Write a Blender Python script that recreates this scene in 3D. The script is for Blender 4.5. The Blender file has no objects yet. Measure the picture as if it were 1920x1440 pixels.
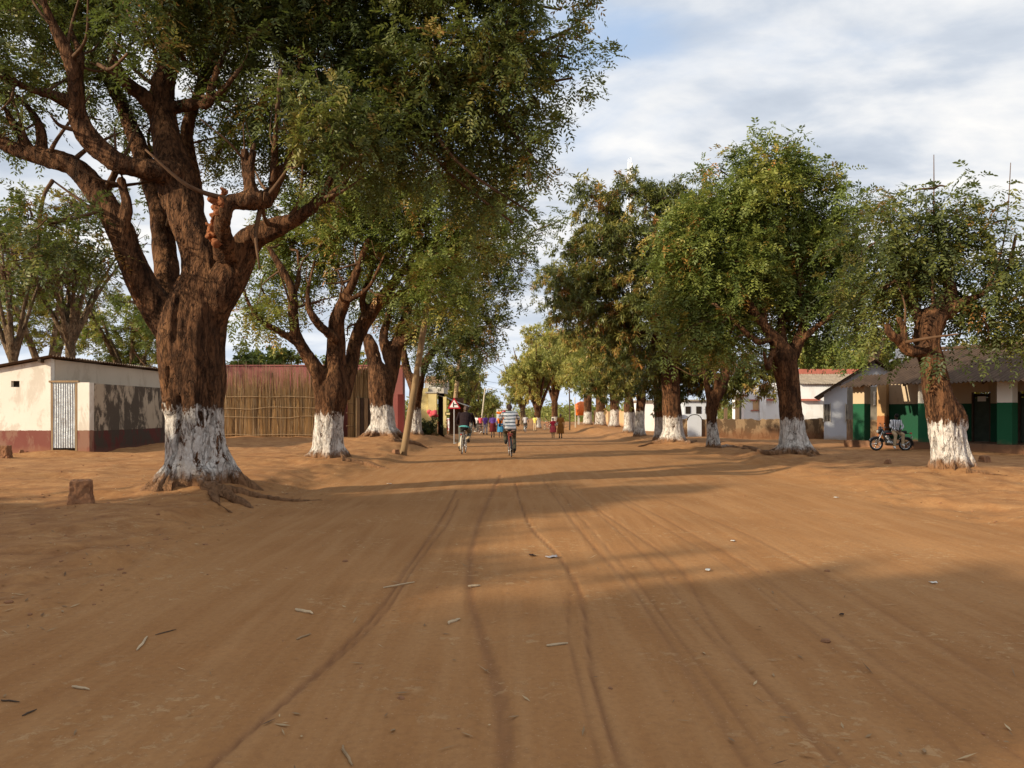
import bpy, bmesh, math, random
import numpy as np
from mathutils import Vector, Matrix

random.seed(7)
SC = bpy.context.scene
COL = SC.collection

# ------------------------------------------------------------------ camera
F = 1480.0            # focal length in photograph pixels (1920 wide)
HORY = 772.0          # row of the horizon in the photograph
EYE = 1.5
cam_d = bpy.data.cameras.new('camera')
cam_d.sensor_width = 36.0
cam_d.lens = 36.0 * F / 1920.0
cam_d.shift_y = (HORY - 720.0) / 1920.0
cam_d.clip_start = 0.05
cam_d.clip_end = 8000.0
cam = bpy.data.objects.new('camera', cam_d)
cam.location = (0, 0, EYE)
cam.rotation_euler = (math.radians(90), 0, 0)
COL.objects.link(cam)
SC.camera = cam

# ------------------------------------------------------------------ sun and sky
SUN_EL = math.radians(21)
SUN_TURN = math.radians(30)      # how far behind the camera's left side the sun stands
sdir = Vector((-math.cos(SUN_TURN) * math.cos(SUN_EL), -math.sin(SUN_TURN) * math.cos(SUN_EL), math.sin(SUN_EL)))
sun_d = bpy.data.lights.new('sun', 'SUN')
sun_d.energy = 5.0
sun_d.angle = math.radians(0.9)
sun_d.color = (1.0, 0.86, 0.64)
sun = bpy.data.objects.new('sun', sun_d)
sun.rotation_euler = (-sdir).to_track_quat('-Z', 'Y').to_euler()
sun.location = (-30, -10, 30)
COL.objects.link(sun)

SC.view_settings.view_transform = 'Standard'
SC.view_settings.look = 'None'
SC.view_settings.exposure = 0.34
SC.view_settings.gamma = 1.0
SC.view_settings.use_curve_mapping = False
SC.render.engine = 'CYCLES'
SC.cycles.use_denoising = True
SC.cycles.max_bounces = 7
SC.cycles.diffuse_bounces = 3
SC.cycles.transmission_bounces = 4
SC.cycles.glossy_bounces = 2
SC.cycles.caustics_reflective = False
SC.cycles.caustics_refractive = False


class NT:
    """small helper that strings shader nodes together"""
    def __init__(self, tree):
        self.t = tree
        self.t.nodes.clear()

    def n(self, kind, **kw):
        nd = self.t.nodes.new(kind)
        for k, v in kw.items():
            if k.startswith('i_'):
                key = k[2:]
                key = int(key) if key.isdigit() else key.replace('_', ' ')
                self.put(nd.inputs[key], v)
            else:
                setattr(nd, k, v)
        return nd

    def put(self, sock, v):
        if hasattr(v, 'is_output') or isinstance(v, bpy.types.NodeSocket):
            self.t.links.new(v, sock)
        else:
            if isinstance(v, (tuple, list)) and len(v) == 3 and sock.type == 'RGBA':
                v = (*v, 1.0)
            sock.default_value = v

    def math(self, op, a, b=0.0, c=None, clamp=False):
        m = self.n('ShaderNodeMath', operation=op, use_clamp=clamp)
        self.put(m.inputs[0], a)
        self.put(m.inputs[1], b)
        if c is not None:
            self.put(m.inputs[2], c)
        return m.outputs[0]

    def mix(self, fac, a, b, blend='MIX'):
        m = self.n('ShaderNodeMix', data_type='RGBA', blend_type=blend)
        self.put(m.inputs[0], fac)
        self.put(m.inputs[6], a)
        self.put(m.inputs[7], b)
        return m.outputs[2]

    def ramp(self, fac, stops, interp='LINEAR'):
        r = self.n('ShaderNodeValToRGB')
        r.color_ramp.interpolation = interp
        el = r.color_ramp.elements
        while len(el) < len(stops):
            el.new(0.5)
        for e, (p, c) in zip(el, stops):
            e.position = p
            e.color = (*c, 1.0) if not isinstance(c, (int, float)) else (c, c, c, 1.0)
        self.put(r.inputs[0], fac)
        return r.outputs[0]

    def rng(self, v, a, b, c=0.0, d=1.0, smooth=True):
        m = self.n('ShaderNodeMapRange', interpolation_type='SMOOTHSTEP' if smooth else 'LINEAR')
        for s, x in zip(m.inputs, (v, a, b, c, d)):
            self.put(s, x)
        return m.outputs[0]

    def noise(self, vec, scale, detail=4.0, rough=0.55, dist=0.0):
        m = self.n('ShaderNodeTexNoise')
        self.put(m.inputs['Vector'], vec)
        m.inputs['Scale'].default_value = scale
        m.inputs['Detail'].default_value = detail
        m.inputs['Roughness'].default_value = rough
        m.inputs['Distortion'].default_value = dist
        return m.outputs[0]

    def mapping(self, vec, scale=(1, 1, 1), rot=(0, 0, 0), loc=(0, 0, 0)):
        m = self.n('ShaderNodeMapping')
        self.put(m.inputs['Vector'], vec)
        m.inputs['Scale'].default_value = scale
        m.inputs['Rotation'].default_value = rot
        m.inputs['Location'].default_value = loc
        return m.outputs[0]


world = bpy.data.worlds.new('World')
SC.world = world
world.use_nodes = True
w = NT(world.node_tree)
SKY_K = 0.09
out = w.n('ShaderNodeOutputWorld')
bg = w.n('ShaderNodeBackground')
bg.inputs['Strength'].default_value = SKY_K
sky = w.n('ShaderNodeTexSky', sky_type='NISHITA', sun_disc=False)
sky.sun_elevation = SUN_EL
sky.sun_rotation = math.atan2(sdir.x, sdir.y) % (2 * math.pi)
sky.dust_density = 1.5
tc = w.n('ShaderNodeTexCoord')
sep = w.n('ShaderNodeSeparateXYZ', i_0=tc.outputs['Generated'])
zz = w.math('ADD', w.math('MAXIMUM', sep.outputs[2], 0.0), 0.16)
inv = w.math('DIVIDE', 1.0, zz)
vm = w.n('ShaderNodeVectorMath', operation='SCALE')
w.put(vm.inputs[0], tc.outputs['Generated'])
w.put(vm.inputs['Scale'], inv)
pl = vm.outputs[0]
m1 = w.mapping(pl, scale=(0.85, 1.0, 0.0), rot=(0, 0, math.radians(35)), loc=(3.1, 1.7, 0.0))
n1 = w.noise(m1, 1.15, 10, 0.52, 0.35)
m2 = w.mapping(pl, scale=(0.95, 1.25, 0.0), rot=(0, 0, math.radians(35)), loc=(7.4, 2.2, 0.0))
n2 = w.noise(m2, 2.5, 9, 0.53, 0.2)
cover = w.rng(n1, 0.27, 0.43)
k = 1.0 / SKY_K
def ck(r, g, b):
    return (r * k, g * k, b * k)
cloud = w.ramp(n2, [(0.28, (0.52, 0.59, 0.70)), (0.43, (0.68, 0.74, 0.83)), (0.54, (0.90, 0.92, 0.95)), (0.66, (1.08, 1.06, 1.03))])
cs = w.n('ShaderNodeVectorMath', operation='SCALE')
w.put(cs.inputs[0], cloud)
cs.inputs['Scale'].default_value = k * 0.76
clear = w.mix(0.70, sky.outputs[0], ck(0.46, 0.60, 0.82))
skyc = w.mix(cover, clear, cs.outputs[0])
low = w.rng(sep.outputs[2], 0.0, 0.17, 0.7, 0.0)
skyc = w.mix(low, skyc, ck(0.60, 0.68, 0.79))
w.put(bg.inputs['Color'], skyc)
w.put(out.inputs[0], bg.outputs[0])


# ------------------------------------------------------------------ helpers: numbers
def vhash(ix, iy, iz, seed):
    h = (ix.astype(np.int64) * 374761393 + iy.astype(np.int64) * 668265263 + iz.astype(np.int64) * 2147483647 + seed * 974634777) & 0xffffffff
    h = ((h ^ (h >> 13)) * 1274126177) & 0xffffffff
    h = h ^ (h >> 16)
    return (h & 0xffff) / 65535.0


def vnoise(P, seed=0):
    P = np.asarray(P, float)
    i = np.floor(P).astype(np.int64)
    f = P - i
    f = f * f * (3 - 2 * f)
    r = 0
    for a in (0, 1):
        for b in (0, 1):
            for c in (0, 1):
                wgt = (f[:, 0] if a else 1 - f[:, 0]) * (f[:, 1] if b else 1 - f[:, 1]) * (f[:, 2] if c else 1 - f[:, 2])
                r = r + wgt * vhash(i[:, 0] + a, i[:, 1] + b, i[:, 2] + c, seed)
    return r


def fbm(P, octv=4, seed=0, gain=0.5):
    P = np.asarray(P, float)
    s, a, t = 0, 1.0, 0
    for o in range(octv):
        s = s + a * (vnoise(P * 2.0 ** o, seed + o) - 0.5)
        t += a
        a *= gain
    return s / t * 2.0


def sstep(a, b, x):
    t = np.clip((x - a) / (b - a), 0, 1)
    return t * t * (3 - 2 * t)


# ------------------------------------------------------------------ terrain height
MOUNDS = []      # (x, y, height, radius), filled in from the trees' feet


def terrain(x, y, fine=False):
    x = np.atleast_1d(np.asarray(x, float))
    y = np.atleast_1d(np.asarray(y, float))
    road = np.interp(y, [0, 27, 40, 55, 76, 110, 160, 260], [0, 0, -.14, -.36, -.54, -.74, -.95, -1.15])
    left = np.interp(y, [0, 9, 14, 25, 31, 40, 48, 62, 100, 260], [.05, .09, .15, .18, .28, .22, .20, 0.0, -.55, -1.1])
    rbank = np.interp(y, [0, 8, 17, 26, 37, 46, 74, 90, 130, 260], [0, .04, .13, .02, .0, .0, .0, 0, -.6, -1.1])
    rfar = np.interp(y, [0, 15, 25, 37, 60, 100, 260], [.05, .05, -.08, -.15, -.2, -.5, -1.1])
    wob = 0.5 * np.sin(y * 0.31) + 0.3 * np.sin(y * 0.83 + 1.0)
    el = -3.3 + wob * 0.5
    wl = sstep(0, 1, (el - x) / 1.7)
    er = 5.9 + wob * 0.4
    wr = sstep(0, 1, (x - er) / 2.3)
    wf = sstep(11.5, 14.5, x)
    z = road * (1 - wl) + left * wl
    zr = rbank * (1 - wf) + rfar * wf
    z = z * (1 - wr) + zr * wr
    for (mx, my, mh, mr) in MOUNDS:
        q = ((x - mx) ** 2 + (y - my) ** 2) / (mr * mr)
        z = z + mh * np.exp(-q)
    if fine:
        P = np.stack([x, y, np.zeros_like(x)], 1)
        bank = np.maximum(wl, wr * (1 - 0.4 * wf))
        near = 1 / (1 + np.maximum(y - 40, 0) / 30)
        z = z + bank * near * (0.10 * fbm(P * 0.55, 3, 11) + 0.055 * fbm(P * 1.9, 3, 5)) + near * 0.03 * fbm(P * np.array([0.9, 0.35, 1]), 3, 3)
        edge = 4 * wl * (1 - wl) + 4 * wr * (1 - wr)
        z = z + near * edge * (0.09 * fbm(P * np.array([1.1, 1.1, 1]), 3, 21) + 0.055 * np.tanh(7 * fbm(P * np.array([.75, .42, 1]), 4, 33)))
        z = z + near * bank * 0.03 * np.tanh(6 * fbm(P * np.array([.5, .8, 1]), 4, 41))
    return z


def ter(x, y):
    return float(terrain(x, y, True)[0])


def W(px, py, d):
    """a photograph pixel at distance d in front of the camera"""
    return Vector(((px - 960.0) * d / F, d, EYE - (py - HORY) * d / F))


def hit(px, py, fine=True):
    """where the line of sight through a pixel meets the ground"""
    d = np.arange(2.0, 300.0, 0.02)
    x = (px - 960.0) * d / F
    z = EYE - (py - HORY) * d / F
    h = terrain(x, d, fine)
    i = np.nonzero(z <= h)[0]
    i = i[0] if len(i) else len(d) - 1
    return Vector((x[i], d[i], h[i]))


# ------------------------------------------------------------------ helpers: objects
def link(o):
    COL.objects.link(o)
    return o


def tag(o, label=None, cat=None, group=None, kind=None):
    if label: o['label'] = label
    if cat: o['category'] = cat
    if group: o['group'] = group
    if kind: o['kind'] = kind
    return o


def empty(name, loc, label, cat, rz=0.0, group=None):
    o = bpy.data.objects.new(name, None)
    o.empty_display_size = 0.2
    o.location = loc
    o.rotation_euler = (0, 0, rz)
    link(o)
    return tag(o, label, cat, group, 'thing')


def mesh_np(name, V, faces, smooth=False, tint=None, fattr='tint'):
    """faces: list of (count, k) int arrays"""
    me = bpy.data.meshes.new(name)
    V = np.asarray(V, np.float32)
    faces = [np.asarray(f, np.int32) for f in faces if len(f)]
    nl = sum(f.size for f in faces)
    nf = sum(len(f) for f in faces)
    me.vertices.add(len(V))
    me.vertices.foreach_set('co', V.ravel())
    me.loops.add(nl)
    me.loops.foreach_set('vertex_index', np.concatenate([f.ravel() for f in faces]))
    me.polygons.add(nf)
    tot = np.concatenate([np.full(len(f), f.shape[1], np.int32) for f in faces])
    st = np.concatenate([[0], np.cumsum(tot)[:-1]]).astype(np.int32)
    me.polygons.foreach_set('loop_start', st)
    me.polygons.foreach_set('loop_total', tot)
    me.polygons.foreach_set('use_smooth', np.full(nf, bool(smooth)))
    me.update(calc_edges=True)
    if tint is not None:
        a = me.attributes.new(fattr, 'FLOAT', 'FACE')
        a.data.foreach_set('value', np.asarray(tint, np.float32))
    return me


def obj(name, me, material=None, parent=None, loc=None, rot=None):
    o = bpy.data.objects.new(name, me)
    if material is not None:
        if not me.materials:
            me.materials.append(material)
    link(o)
    if parent is not None:
        o.parent = parent
    if loc is not None:
        o.location = loc
    if rot is not None:
        o.rotation_euler = rot
    return o


class MB:
    """collects boxes, bars, tubes and lathes into one mesh"""
    def __init__(self):
        self.v = []
        self.f = {}
        self.n = 0

    def add(self, V, *Fs):
        V = np.asarray(V, float).reshape(-1, 3)
        for f in Fs:
            f = np.asarray(f, int)
            if len(f):
                self.f.setdefault(f.shape[1], []).append(f + self.n)
        self.v.append(V)
        self.n += len(V)
        return self

    def box(self, c, s, rot=None, taper=1.0):
        x, y, z = [q / 2 for q in s]
        V = np.array([[-x, -y, -z], [x, -y, -z], [x, y, -z], [-x, y, -z], [-x * taper, -y * taper, z], [x * taper, -y * taper, z], [x * taper, y * taper, z], [-x * taper, y * taper, z]])
        if rot is not None:
            V = V @ np.array(rot.to_3x3()).T
        return self.add(V + np.array(c), [[0, 3, 2, 1], [4, 5, 6, 7], [0, 1, 5, 4], [1, 2, 6, 5], [2, 3, 7, 6], [3, 0, 4, 7]])

    def tube(self, pts, rad, sides=8, cap=True):
        pts = np.asarray([tuple(p) for p in pts], float)
        n = len(pts)
        rad = np.full(n, rad, float) if np.isscalar(rad) else np.asarray(rad, float)
        T = np.gradient(pts, axis=0)
        T /= np.linalg.norm(T, axis=1)[:, None] + 1e-9
        ref = np.array([0, 0, 1.0]) if abs(T[0][2]) < 0.9 else np.array([1.0, 0, 0])
        V = []
        u = np.cross(ref, T[0])
        u /= np.linalg.norm(u)
        for i in range(n):
            u = u - T[i] * np.dot(u, T[i])
            u /= np.linalg.norm(u) + 1e-9
            v = np.cross(T[i], u)
            a = np.arange(sides) * 2 * np.pi / sides
            V.append(pts[i] + rad[i] * (np.cos(a)[:, None] * u + np.sin(a)[:, None] * v))
        V = np.concatenate(V)
        j = np.arange(sides)
        q = []
        for i in range(n - 1):
            q.append(np.stack([i * sides + j, i * sides + (j + 1) % sides, (i + 1) * sides + (j + 1) % sides, (i + 1) * sides + j], 1))
        Fs = [np.concatenate(q)]
        if cap:
            V = np.concatenate([V, pts[:1], pts[-1:]])
            c0, c1 = n * sides, n * sides + 1
            Fs.append(np.concatenate([np.stack([np.full(sides, c0), (j + 1) % sides, j], 1), np.stack([np.full(sides, c1), (n - 1) * sides + j, (n - 1) * sides + (j + 1) % sides], 1)]))
        return self.add(V, *Fs)

    def ring(self, c, R, r, axis='x', seg=24, sides=6):
        a = np.arange(seg) * 2 * np.pi / seg
        b = np.arange(sides) * 2 * np.pi / sides
        A, B = np.meshgrid(a, b, indexing='ij')
        rr = R + r * np.cos(B)
        p, q, t = rr * np.cos(A), rr * np.sin(A), r * np.sin(B)
        V = {'x': np.stack([t, p, q], -1), 'y': np.stack([p, t, q], -1), 'z': np.stack([p, q, t], -1)}[axis].reshape(-1, 3)
        i, j = np.meshgrid(np.arange(seg), np.arange(sides), indexing='ij')
        f = np.stack([i * sides + j, ((i + 1) % seg) * sides + j, ((i + 1) % seg) * sides + (j + 1) % sides, i * sides + (j + 1) % sides], -1).reshape(-1, 4)
        return self.add(V + np.array(c), f)

    def ball(self, c, r, rot=None, seg=14, rows=9):
        V, f4, f3 = sphere_arrays(seg, rows)
        V = V * (np.array(r) if not np.isscalar(r) else r)
        if rot is not None:
            V = V @ np.array(rot.to_3x3()).T
        return self.add(V + np.array(c), f4, f3)

    def cone(self, p0, p1, r0, r1, seg=12, rows=8):
        """capsule that tapers from r0 to r1"""
        p0, p1 = Vector(p0), Vector(p1)
        V, f4, f3 = sphere_arrays(seg, rows)
        R = np.array((p1 - p0).to_track_quat('Z', 'Y').to_matrix()) if (p1 - p0).length > 1e-6 else np.eye(3)
        up = V[:, 2] > 0
        P = np.where(up[:, None], V * r1, V * r0) @ R.T + np.where(up[:, None], np.array(p1), np.array(p0))
        return self.add(P, f4, f3)

    def prism(self, poly, z0, z1, plane='xy'):
        """a polygon pushed out from z0 to z1 along the third axis"""
        n = len(poly)
        P = np.asarray(poly, float)
        def lay(z):
            c = np.full(n, z)
            return {'xy': np.stack([P[:, 0], P[:, 1], c], 1), 'xz': np.stack([P[:, 0], c, P[:, 1]], 1), 'yz': np.stack([c, P[:, 0], P[:, 1]], 1)}[plane]
        V = np.concatenate([lay(z0), lay(z1)])
        j = np.arange(n)
        side = np.stack([j, (j + 1) % n, (j + 1) % n + n, j + n], 1)
        return self.add(V, side, [list(range(n))[::-1]], [list(range(n, 2 * n))])

    def mesh(self, name, smooth=False):
        fs = [np.concatenate(x) for x in self.f.values()]
        me = mesh_np(name, np.concatenate(self.v), fs, smooth)
        return me

    def build(self, name, material, parent=None, loc=None, rot=None, smooth=False):
        me = self.mesh(name, smooth)
        bm = bmesh.new()
        bm.from_mesh(me)
        bmesh.ops.recalc_face_normals(bm, faces=bm.faces)
        bm.to_mesh(me)
        bm.free()
        if smooth:
            me.polygons.foreach_set('use_smooth', np.ones(len(me.polygons), bool))
        return obj(name, me, material, parent, loc, rot)


_SPH = {}


def sphere_arrays(seg, rows):
    if (seg, rows) in _SPH:
        return _SPH[(seg, rows)]
    th = np.linspace(0, np.pi, rows + 1)[1:-1]
    a = np.arange(seg) * 2 * np.pi / seg
    V = [[0, 0, 1.0]]
    for t in th:
        for b in a:
            V.append([math.sin(t) * math.cos(b), math.sin(t) * math.sin(b), math.cos(t)])
    V.append([0, 0, -1.0])
    f3, f4 = [], []
    for j in range(seg):
        f3.append([0, 1 + j, 1 + (j + 1) % seg])
        e = 1 + (rows - 2) * seg
        f3.append([len(V) - 1, e + (j + 1) % seg, e + j])
    for i in range(rows - 2):
        for j in range(seg):
            p, q = 1 + i * seg, 1 + (i + 1) * seg
            f4.append([p + j, q + j, q + (j + 1) % seg, p + (j + 1) % seg])
    r = (np.array(V), np.array(f4), np.array(f3))
    _SPH[(seg, rows)] = r
    return r


def fuse(mb, name, voxel, smooth_iter=2):
    """melts overlapping closed shapes into one continuous surface"""
    me = mb.mesh('melt')
    o = bpy.data.objects.new('melt', me)
    COL.objects.link(o)
    r = o.modifiers.new('r', 'REMESH')
    r.mode = 'VOXEL'
    r.voxel_size = voxel
    r.use_smooth_shade = True
    if smooth_iter:
        s = o.modifiers.new('s', 'SMOOTH')
        s.factor = 0.5
        s.iterations = smooth_iter
    dg = bpy.context.evaluated_depsgraph_get()
    new = bpy.data.meshes.new_from_object(o.evaluated_get(dg))
    new.name = name
    bpy.data.objects.remove(o)
    bpy.data.meshes.remove(me)
    new.materials.clear()
    new.polygons.foreach_set('use_smooth', np.ones(len(new.polygons), bool))
    return new


def getco(me):
    a = np.empty(len(me.vertices) * 3, np.float32)
    me.vertices.foreach_get('co', a)
    return a.reshape(-1, 3).astype(float)


def getno(me):
    a = np.empty(len(me.vertices) * 3, np.float32)
    me.vertices.foreach_get('normal', a)
    return a.reshape(-1, 3).astype(float)


def setco(me, V):
    me.vertices.foreach_set('co', np.asarray(V, np.float32).ravel())
    me.update()


# ------------------------------------------------------------------ materials
def newmat(name):
    m = bpy.data.materials.new(name)
    m.use_nodes = True
    t = NT(m.node_tree)
    o = t.n('ShaderNodeOutputMaterial')
    p = t.n('ShaderNodeBsdfPrincipled')
    t.put(o.inputs[0], p.outputs[0])
    c = t.n('ShaderNodeTexCoord').outputs['Object']
    return m, t, p, c, o


def bump(t, p, h, strength, dist=0.02):
    b = t.n('ShaderNodeBump')
    b.inputs['Strength'].default_value = strength
    b.inputs['Distance'].default_value = dist
    t.put(b.inputs['Height'], h)
    t.put(p.inputs['Normal'], b.outputs[0])


def mat(name, col, rough=0.75, var=0.25, scale=6.0, bumps=0.25, metal=0.0, spec=0.3, stretch=(1, 1, 1)):
    m, t, p, c, o = newmat(name)
    v = t.mapping(c, scale=stretch)
    n = t.noise(v, scale, 5, 0.6)
    lo = tuple(x * (1 - var) for x in col)
    hi = tuple(min(1, x * (1 + var * 0.8)) for x in col)
    t.put(p.inputs['Base Color'], t.ramp(n, [(0.3, lo), (0.7, hi)]))
    t.put(p.inputs['Roughness'], rough)
    t.put(p.inputs['Metallic'], metal)
    t.put(p.inputs['Specular IOR Level'], spec)
    if bumps:
        bump(t, p, t.noise(v, scale * 3, 4, 0.6), bumps)
    return m


def mat_wall(name, upper, lower=None, zsplit=0.0, stain=(0.16, 0.10, 0.06), amount=0.5, dust=(0.30, 0.16, 0.08), dusth=0.5, wob=0.02, scale=1.5, rough=0.85, cut=.52):
    """painted plaster: an upper and a lower coat, flaking and stains, red dust splashed up from the ground"""
    m, t, p, c, o = newmat(name)
    s = t.n('ShaderNodeSeparateXYZ', i_0=c)
    z = s.outputs[2]
    col = upper
    if lower is not None:
        nz = t.math('ADD', z, t.math('MULTIPLY', t.math('SUBTRACT', t.noise(c, 9, 5, 0.7), 0.5), wob * 4))
        col = t.mix(t.rng(nz, zsplit - 0.006, zsplit + 0.006), lower, upper)
    n = t.noise(t.mapping(c, scale=(1, 1, 0.45)), scale, 8, 0.68, 0.4)
    st = t.math('MULTIPLY', t.rng(n, cut, cut + .10), amount)
    col = t.mix(st, col, stain)
    n2 = t.noise(c, 0.7, 4, 0.6)
    col = t.mix(t.math('MULTIPLY', t.rng(n2, 0.3, 0.75), 0.22), col, t.mix(0.55, col, stain))
    dn = t.math('ADD', z, t.math('MULTIPLY', t.math('SUBTRACT', t.noise(c, 2.5, 5, 0.65), 0.5), dusth * 1.4))
    col = t.mix(t.rng(dn, dusth * 0.05, dusth, 0.75, 0.0), col, dust)
    t.put(p.inputs['Base Color'], col)
    t.put(p.inputs['Roughness'], rough)
    t.put(p.inputs['Specular IOR Level'], 0.25)
    bump(t, p, t.noise(c, 14, 6, 0.65), 0.35, 0.015)
    return m


def mat_leaf(name, stops, trans=0.32, tcol=(0.22, 0.30, 0.05), rough=0.5):
    m, t, p, c, o = newmat(name)
    a = t.n('ShaderNodeAttribute', attribute_name='tint', attribute_type='GEOMETRY')
    col = t.ramp(a.outputs['Fac'], stops)
    t.put(p.inputs['Base Color'], col)
    t.put(p.inputs['Roughness'], rough)
    t.put(p.inputs['Specular IOR Level'], 0.35)
    tr = t.n('ShaderNodeBsdfTranslucent')
    t.put(tr.inputs[0], t.mix(0.5, col, tcol))
    mx = t.n('ShaderNodeMixShader')
    mx.inputs[0].default_value = trans
    t.put(mx.inputs[1], p.outputs[0])
    t.put(mx.inputs[2], tr.outputs[0])
    t.put(o.inputs[0], mx.outputs[0])
    return m


def mat_bark(name, dark, mid, light, paint=True):
    m, t, p, c, o = newmat(name)
    z = t.n('ShaderNodeSeparateXYZ', i_0=c).outputs[2]
    v = t.mapping(c, scale=(1, 1, 0.35))
    n = t.noise(v, 4.0, 8, 0.65, 0.3)
    n2 = t.noise(v, 16.0, 5, 0.65)
    col = t.ramp(n, [(0.30, dark), (0.5, mid), (0.72, light)])
    col = t.mix(t.math('MULTIPLY', t.rng(n2, 0.46, 0.62), 0.7), col, dark)
    crack = t.rng(t.math('ABSOLUTE', t.math('SUBTRACT', t.noise(t.mapping(c, scale=(1, 1, 0.22)), 7.0, 4, 0.6, 0.5), 0.5)), 0.0, 0.035, 1.0, 0.0)
    col = t.mix(t.math('MULTIPLY', crack, 0.5), col, dark)
    if paint:
        h = t.n('ShaderNodeAttribute', attribute_name='paint', attribute_type='OBJECT').outputs['Fac']
        edge = t.math('ADD', z, t.math('MULTIPLY', t.math('SUBTRACT', t.noise(c, 6, 5, 0.7), 0.5), 0.55))
        edge = t.math('ADD', edge, t.math('MULTIPLY', t.math('SUBTRACT', t.noise(t.mapping(c, scale=(1, 1, 0.3)), 13, 5, 0.75), 0.5), 0.65))
        inside = t.rng(edge, t.math('SUBTRACT', h, 0.05), t.math('ADD', h, 0.05), 1.0, 0.0)
        wear = t.n('ShaderNodeAttribute', attribute_name='wear', attribute_type='OBJECT').outputs['Fac']
        flake = t.rng(t.math('ADD', t.noise(t.mapping(c, scale=(1, 1, 0.55)), 5.5, 8, 0.72, 0.6), wear), 0.40, 0.46)
        foot = t.rng(t.math('ADD', z, t.math('MULTIPLY', t.math('SUBTRACT', t.noise(t.mapping(c, scale=(1, 1, 0.4)), 8, 6, 0.75), 0.5), 1.1)), 0.0, 0.24)
        pm = t.math('MULTIPLY', t.math('MULTIPLY', inside, flake), foot)
        white = t.ramp(t.noise(c, 9, 5, 0.65), [(0.3, (0.44, 0.38, 0.33)), (0.62, (0.70, 0.66, 0.61))])
        pm = t.math('MULTIPLY', pm, t.math('SUBTRACT', 1.0, t.math('MULTIPLY', crack, 0.34)))
        col = t.mix(pm, col, white)
    soil = t.rng(t.math('ADD', z, t.math('MULTIPLY', t.math('SUBTRACT', t.noise(c, 5, 5, 0.7), 0.5), 0.5)), 0.02, 0.30, 0.92, 0.0)
    col = t.mix(soil, col, (0.24, 0.125, 0.062))
    t.put(p.inputs['Base Color'], col)
    t.put(p.inputs['Roughness'], 0.9)
    t.put(p.inputs['Specular IOR Level'], 0.15)
    hgt = t.math('ADD', t.math('MULTIPLY', n2, 1.0), t.math('MULTIPLY', t.noise(v, 45, 3, 0.6), .5))
    hgt = t.math('ADD', hgt, t.math('MULTIPLY', n, 1.4))
    hgt = t.math('SUBTRACT', hgt, t.math('MULTIPLY', crack, 0.8))
    bump(t, p, hgt, 0.9, 0.06)
    return m


M = {}
M['bark'] = mat_bark('bark', (0.022, 0.011, 0.006), (0.135, 0.063, 0.030), (0.270, 0.135, 0.062))
M['bark_plain'] = mat_bark('bark_plain', (0.06, 0.040, 0.025), (0.20, 0.135, 0.080), (0.34, 0.25, 0.155), paint=False)
M['mud'] = mat('termite_mud', (0.29, 0.105, 0.042), 0.95, 0.35, 9, 0.8)
M['twig'] = mat('twig', (0.115, 0.062, 0.032), 0.9, 0.4, 4, 0.2)
GREEN = [(0.0, (0.036, 0.050, 0.019)), (0.40, (0.097, 0.120, 0.034)), (0.66, (0.193, 0.198, 0.048)), (0.84, (0.296, 0.225, 0.056)), (1.0, (0.296, 0.138, 0.045))]
M['leaf'] = mat_leaf('leaf', GREEN)
M['leaf_feather'] = mat_leaf('leaf_feather', [(0.0, (0.062, 0.089, 0.025)), (0.42, (0.150, 0.191, 0.041)), (0.72, (0.282, 0.295, 0.062)), (0.9, (0.410, 0.317, 0.074)), (1.0, (0.410, 0.189, 0.053))])
M['leaf_mango'] = mat_leaf('leaf_mango', [(0.0, (0.043, 0.053, 0.018)), (0.42, (0.132, 0.146, 0.037)), (0.70, (0.266, 0.232, 0.055)), (0.88, (0.355, 0.224, 0.062)), (1.0, (0.372, 0.160, 0.053))], 0.22, rough=0.42)
M['leaf_olive'] = mat_leaf('leaf_olive', [(0.0, (0.131, 0.146, 0.040)), (0.5, (0.310, 0.307, 0.081)), (0.8, (0.506, 0.448, 0.124)), (1.0, (0.544, 0.365, 0.117))], 0.42)
M['leaf_fresh'] = mat_leaf('leaf_fresh', [(0.0, (0.079, 0.114, 0.026)), (0.5, (0.167, 0.204, 0.041)), (0.8, (0.301, 0.292, 0.060)), (1.0, (0.380, 0.292, 0.067))])

# ------------------------------------------------------------------ where the trees stand
FOOT = {}
for key, px, py, mh, mr in (('L1', 368, 915, .10, 1.5), ('L2', 615, 860, .06, 1.1), ('L3', 718, 826, .15, 1.5), ('L4', 778, 819, .10, 1.3),
                            ('R1', 1785, 890, .12, 1.5), ('R2', 1487, 855, .10, 1.4), ('R3', 1338, 840, .08, 1.0), ('R4', 1262, 832, .12, 1.5),
                            ('R4b', 1238, 827, .05, 1.0), ('R5', 1199, 821, .15, 1.2), ('R5b', 1177, 813, .12, 1.2), ('R6', 1151, 802, .1, 1.5)):
    FOOT[key] = hit(px, py, False)
    MOUNDS.append((FOOT[key].x, FOOT[key].y, mh, mr))
for key in FOOT:
    FOOT[key].z = ter(FOOT[key].x, FOOT[key].y) - 0.03


# ------------------------------------------------------------------ ground and road: one sheet, parted along the road's edges
def pix_world(pl):
    return np.array([[(a - 960) * d / F, d] for a, b in pl for d in [EYE * F / (b - HORY)]])


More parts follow.
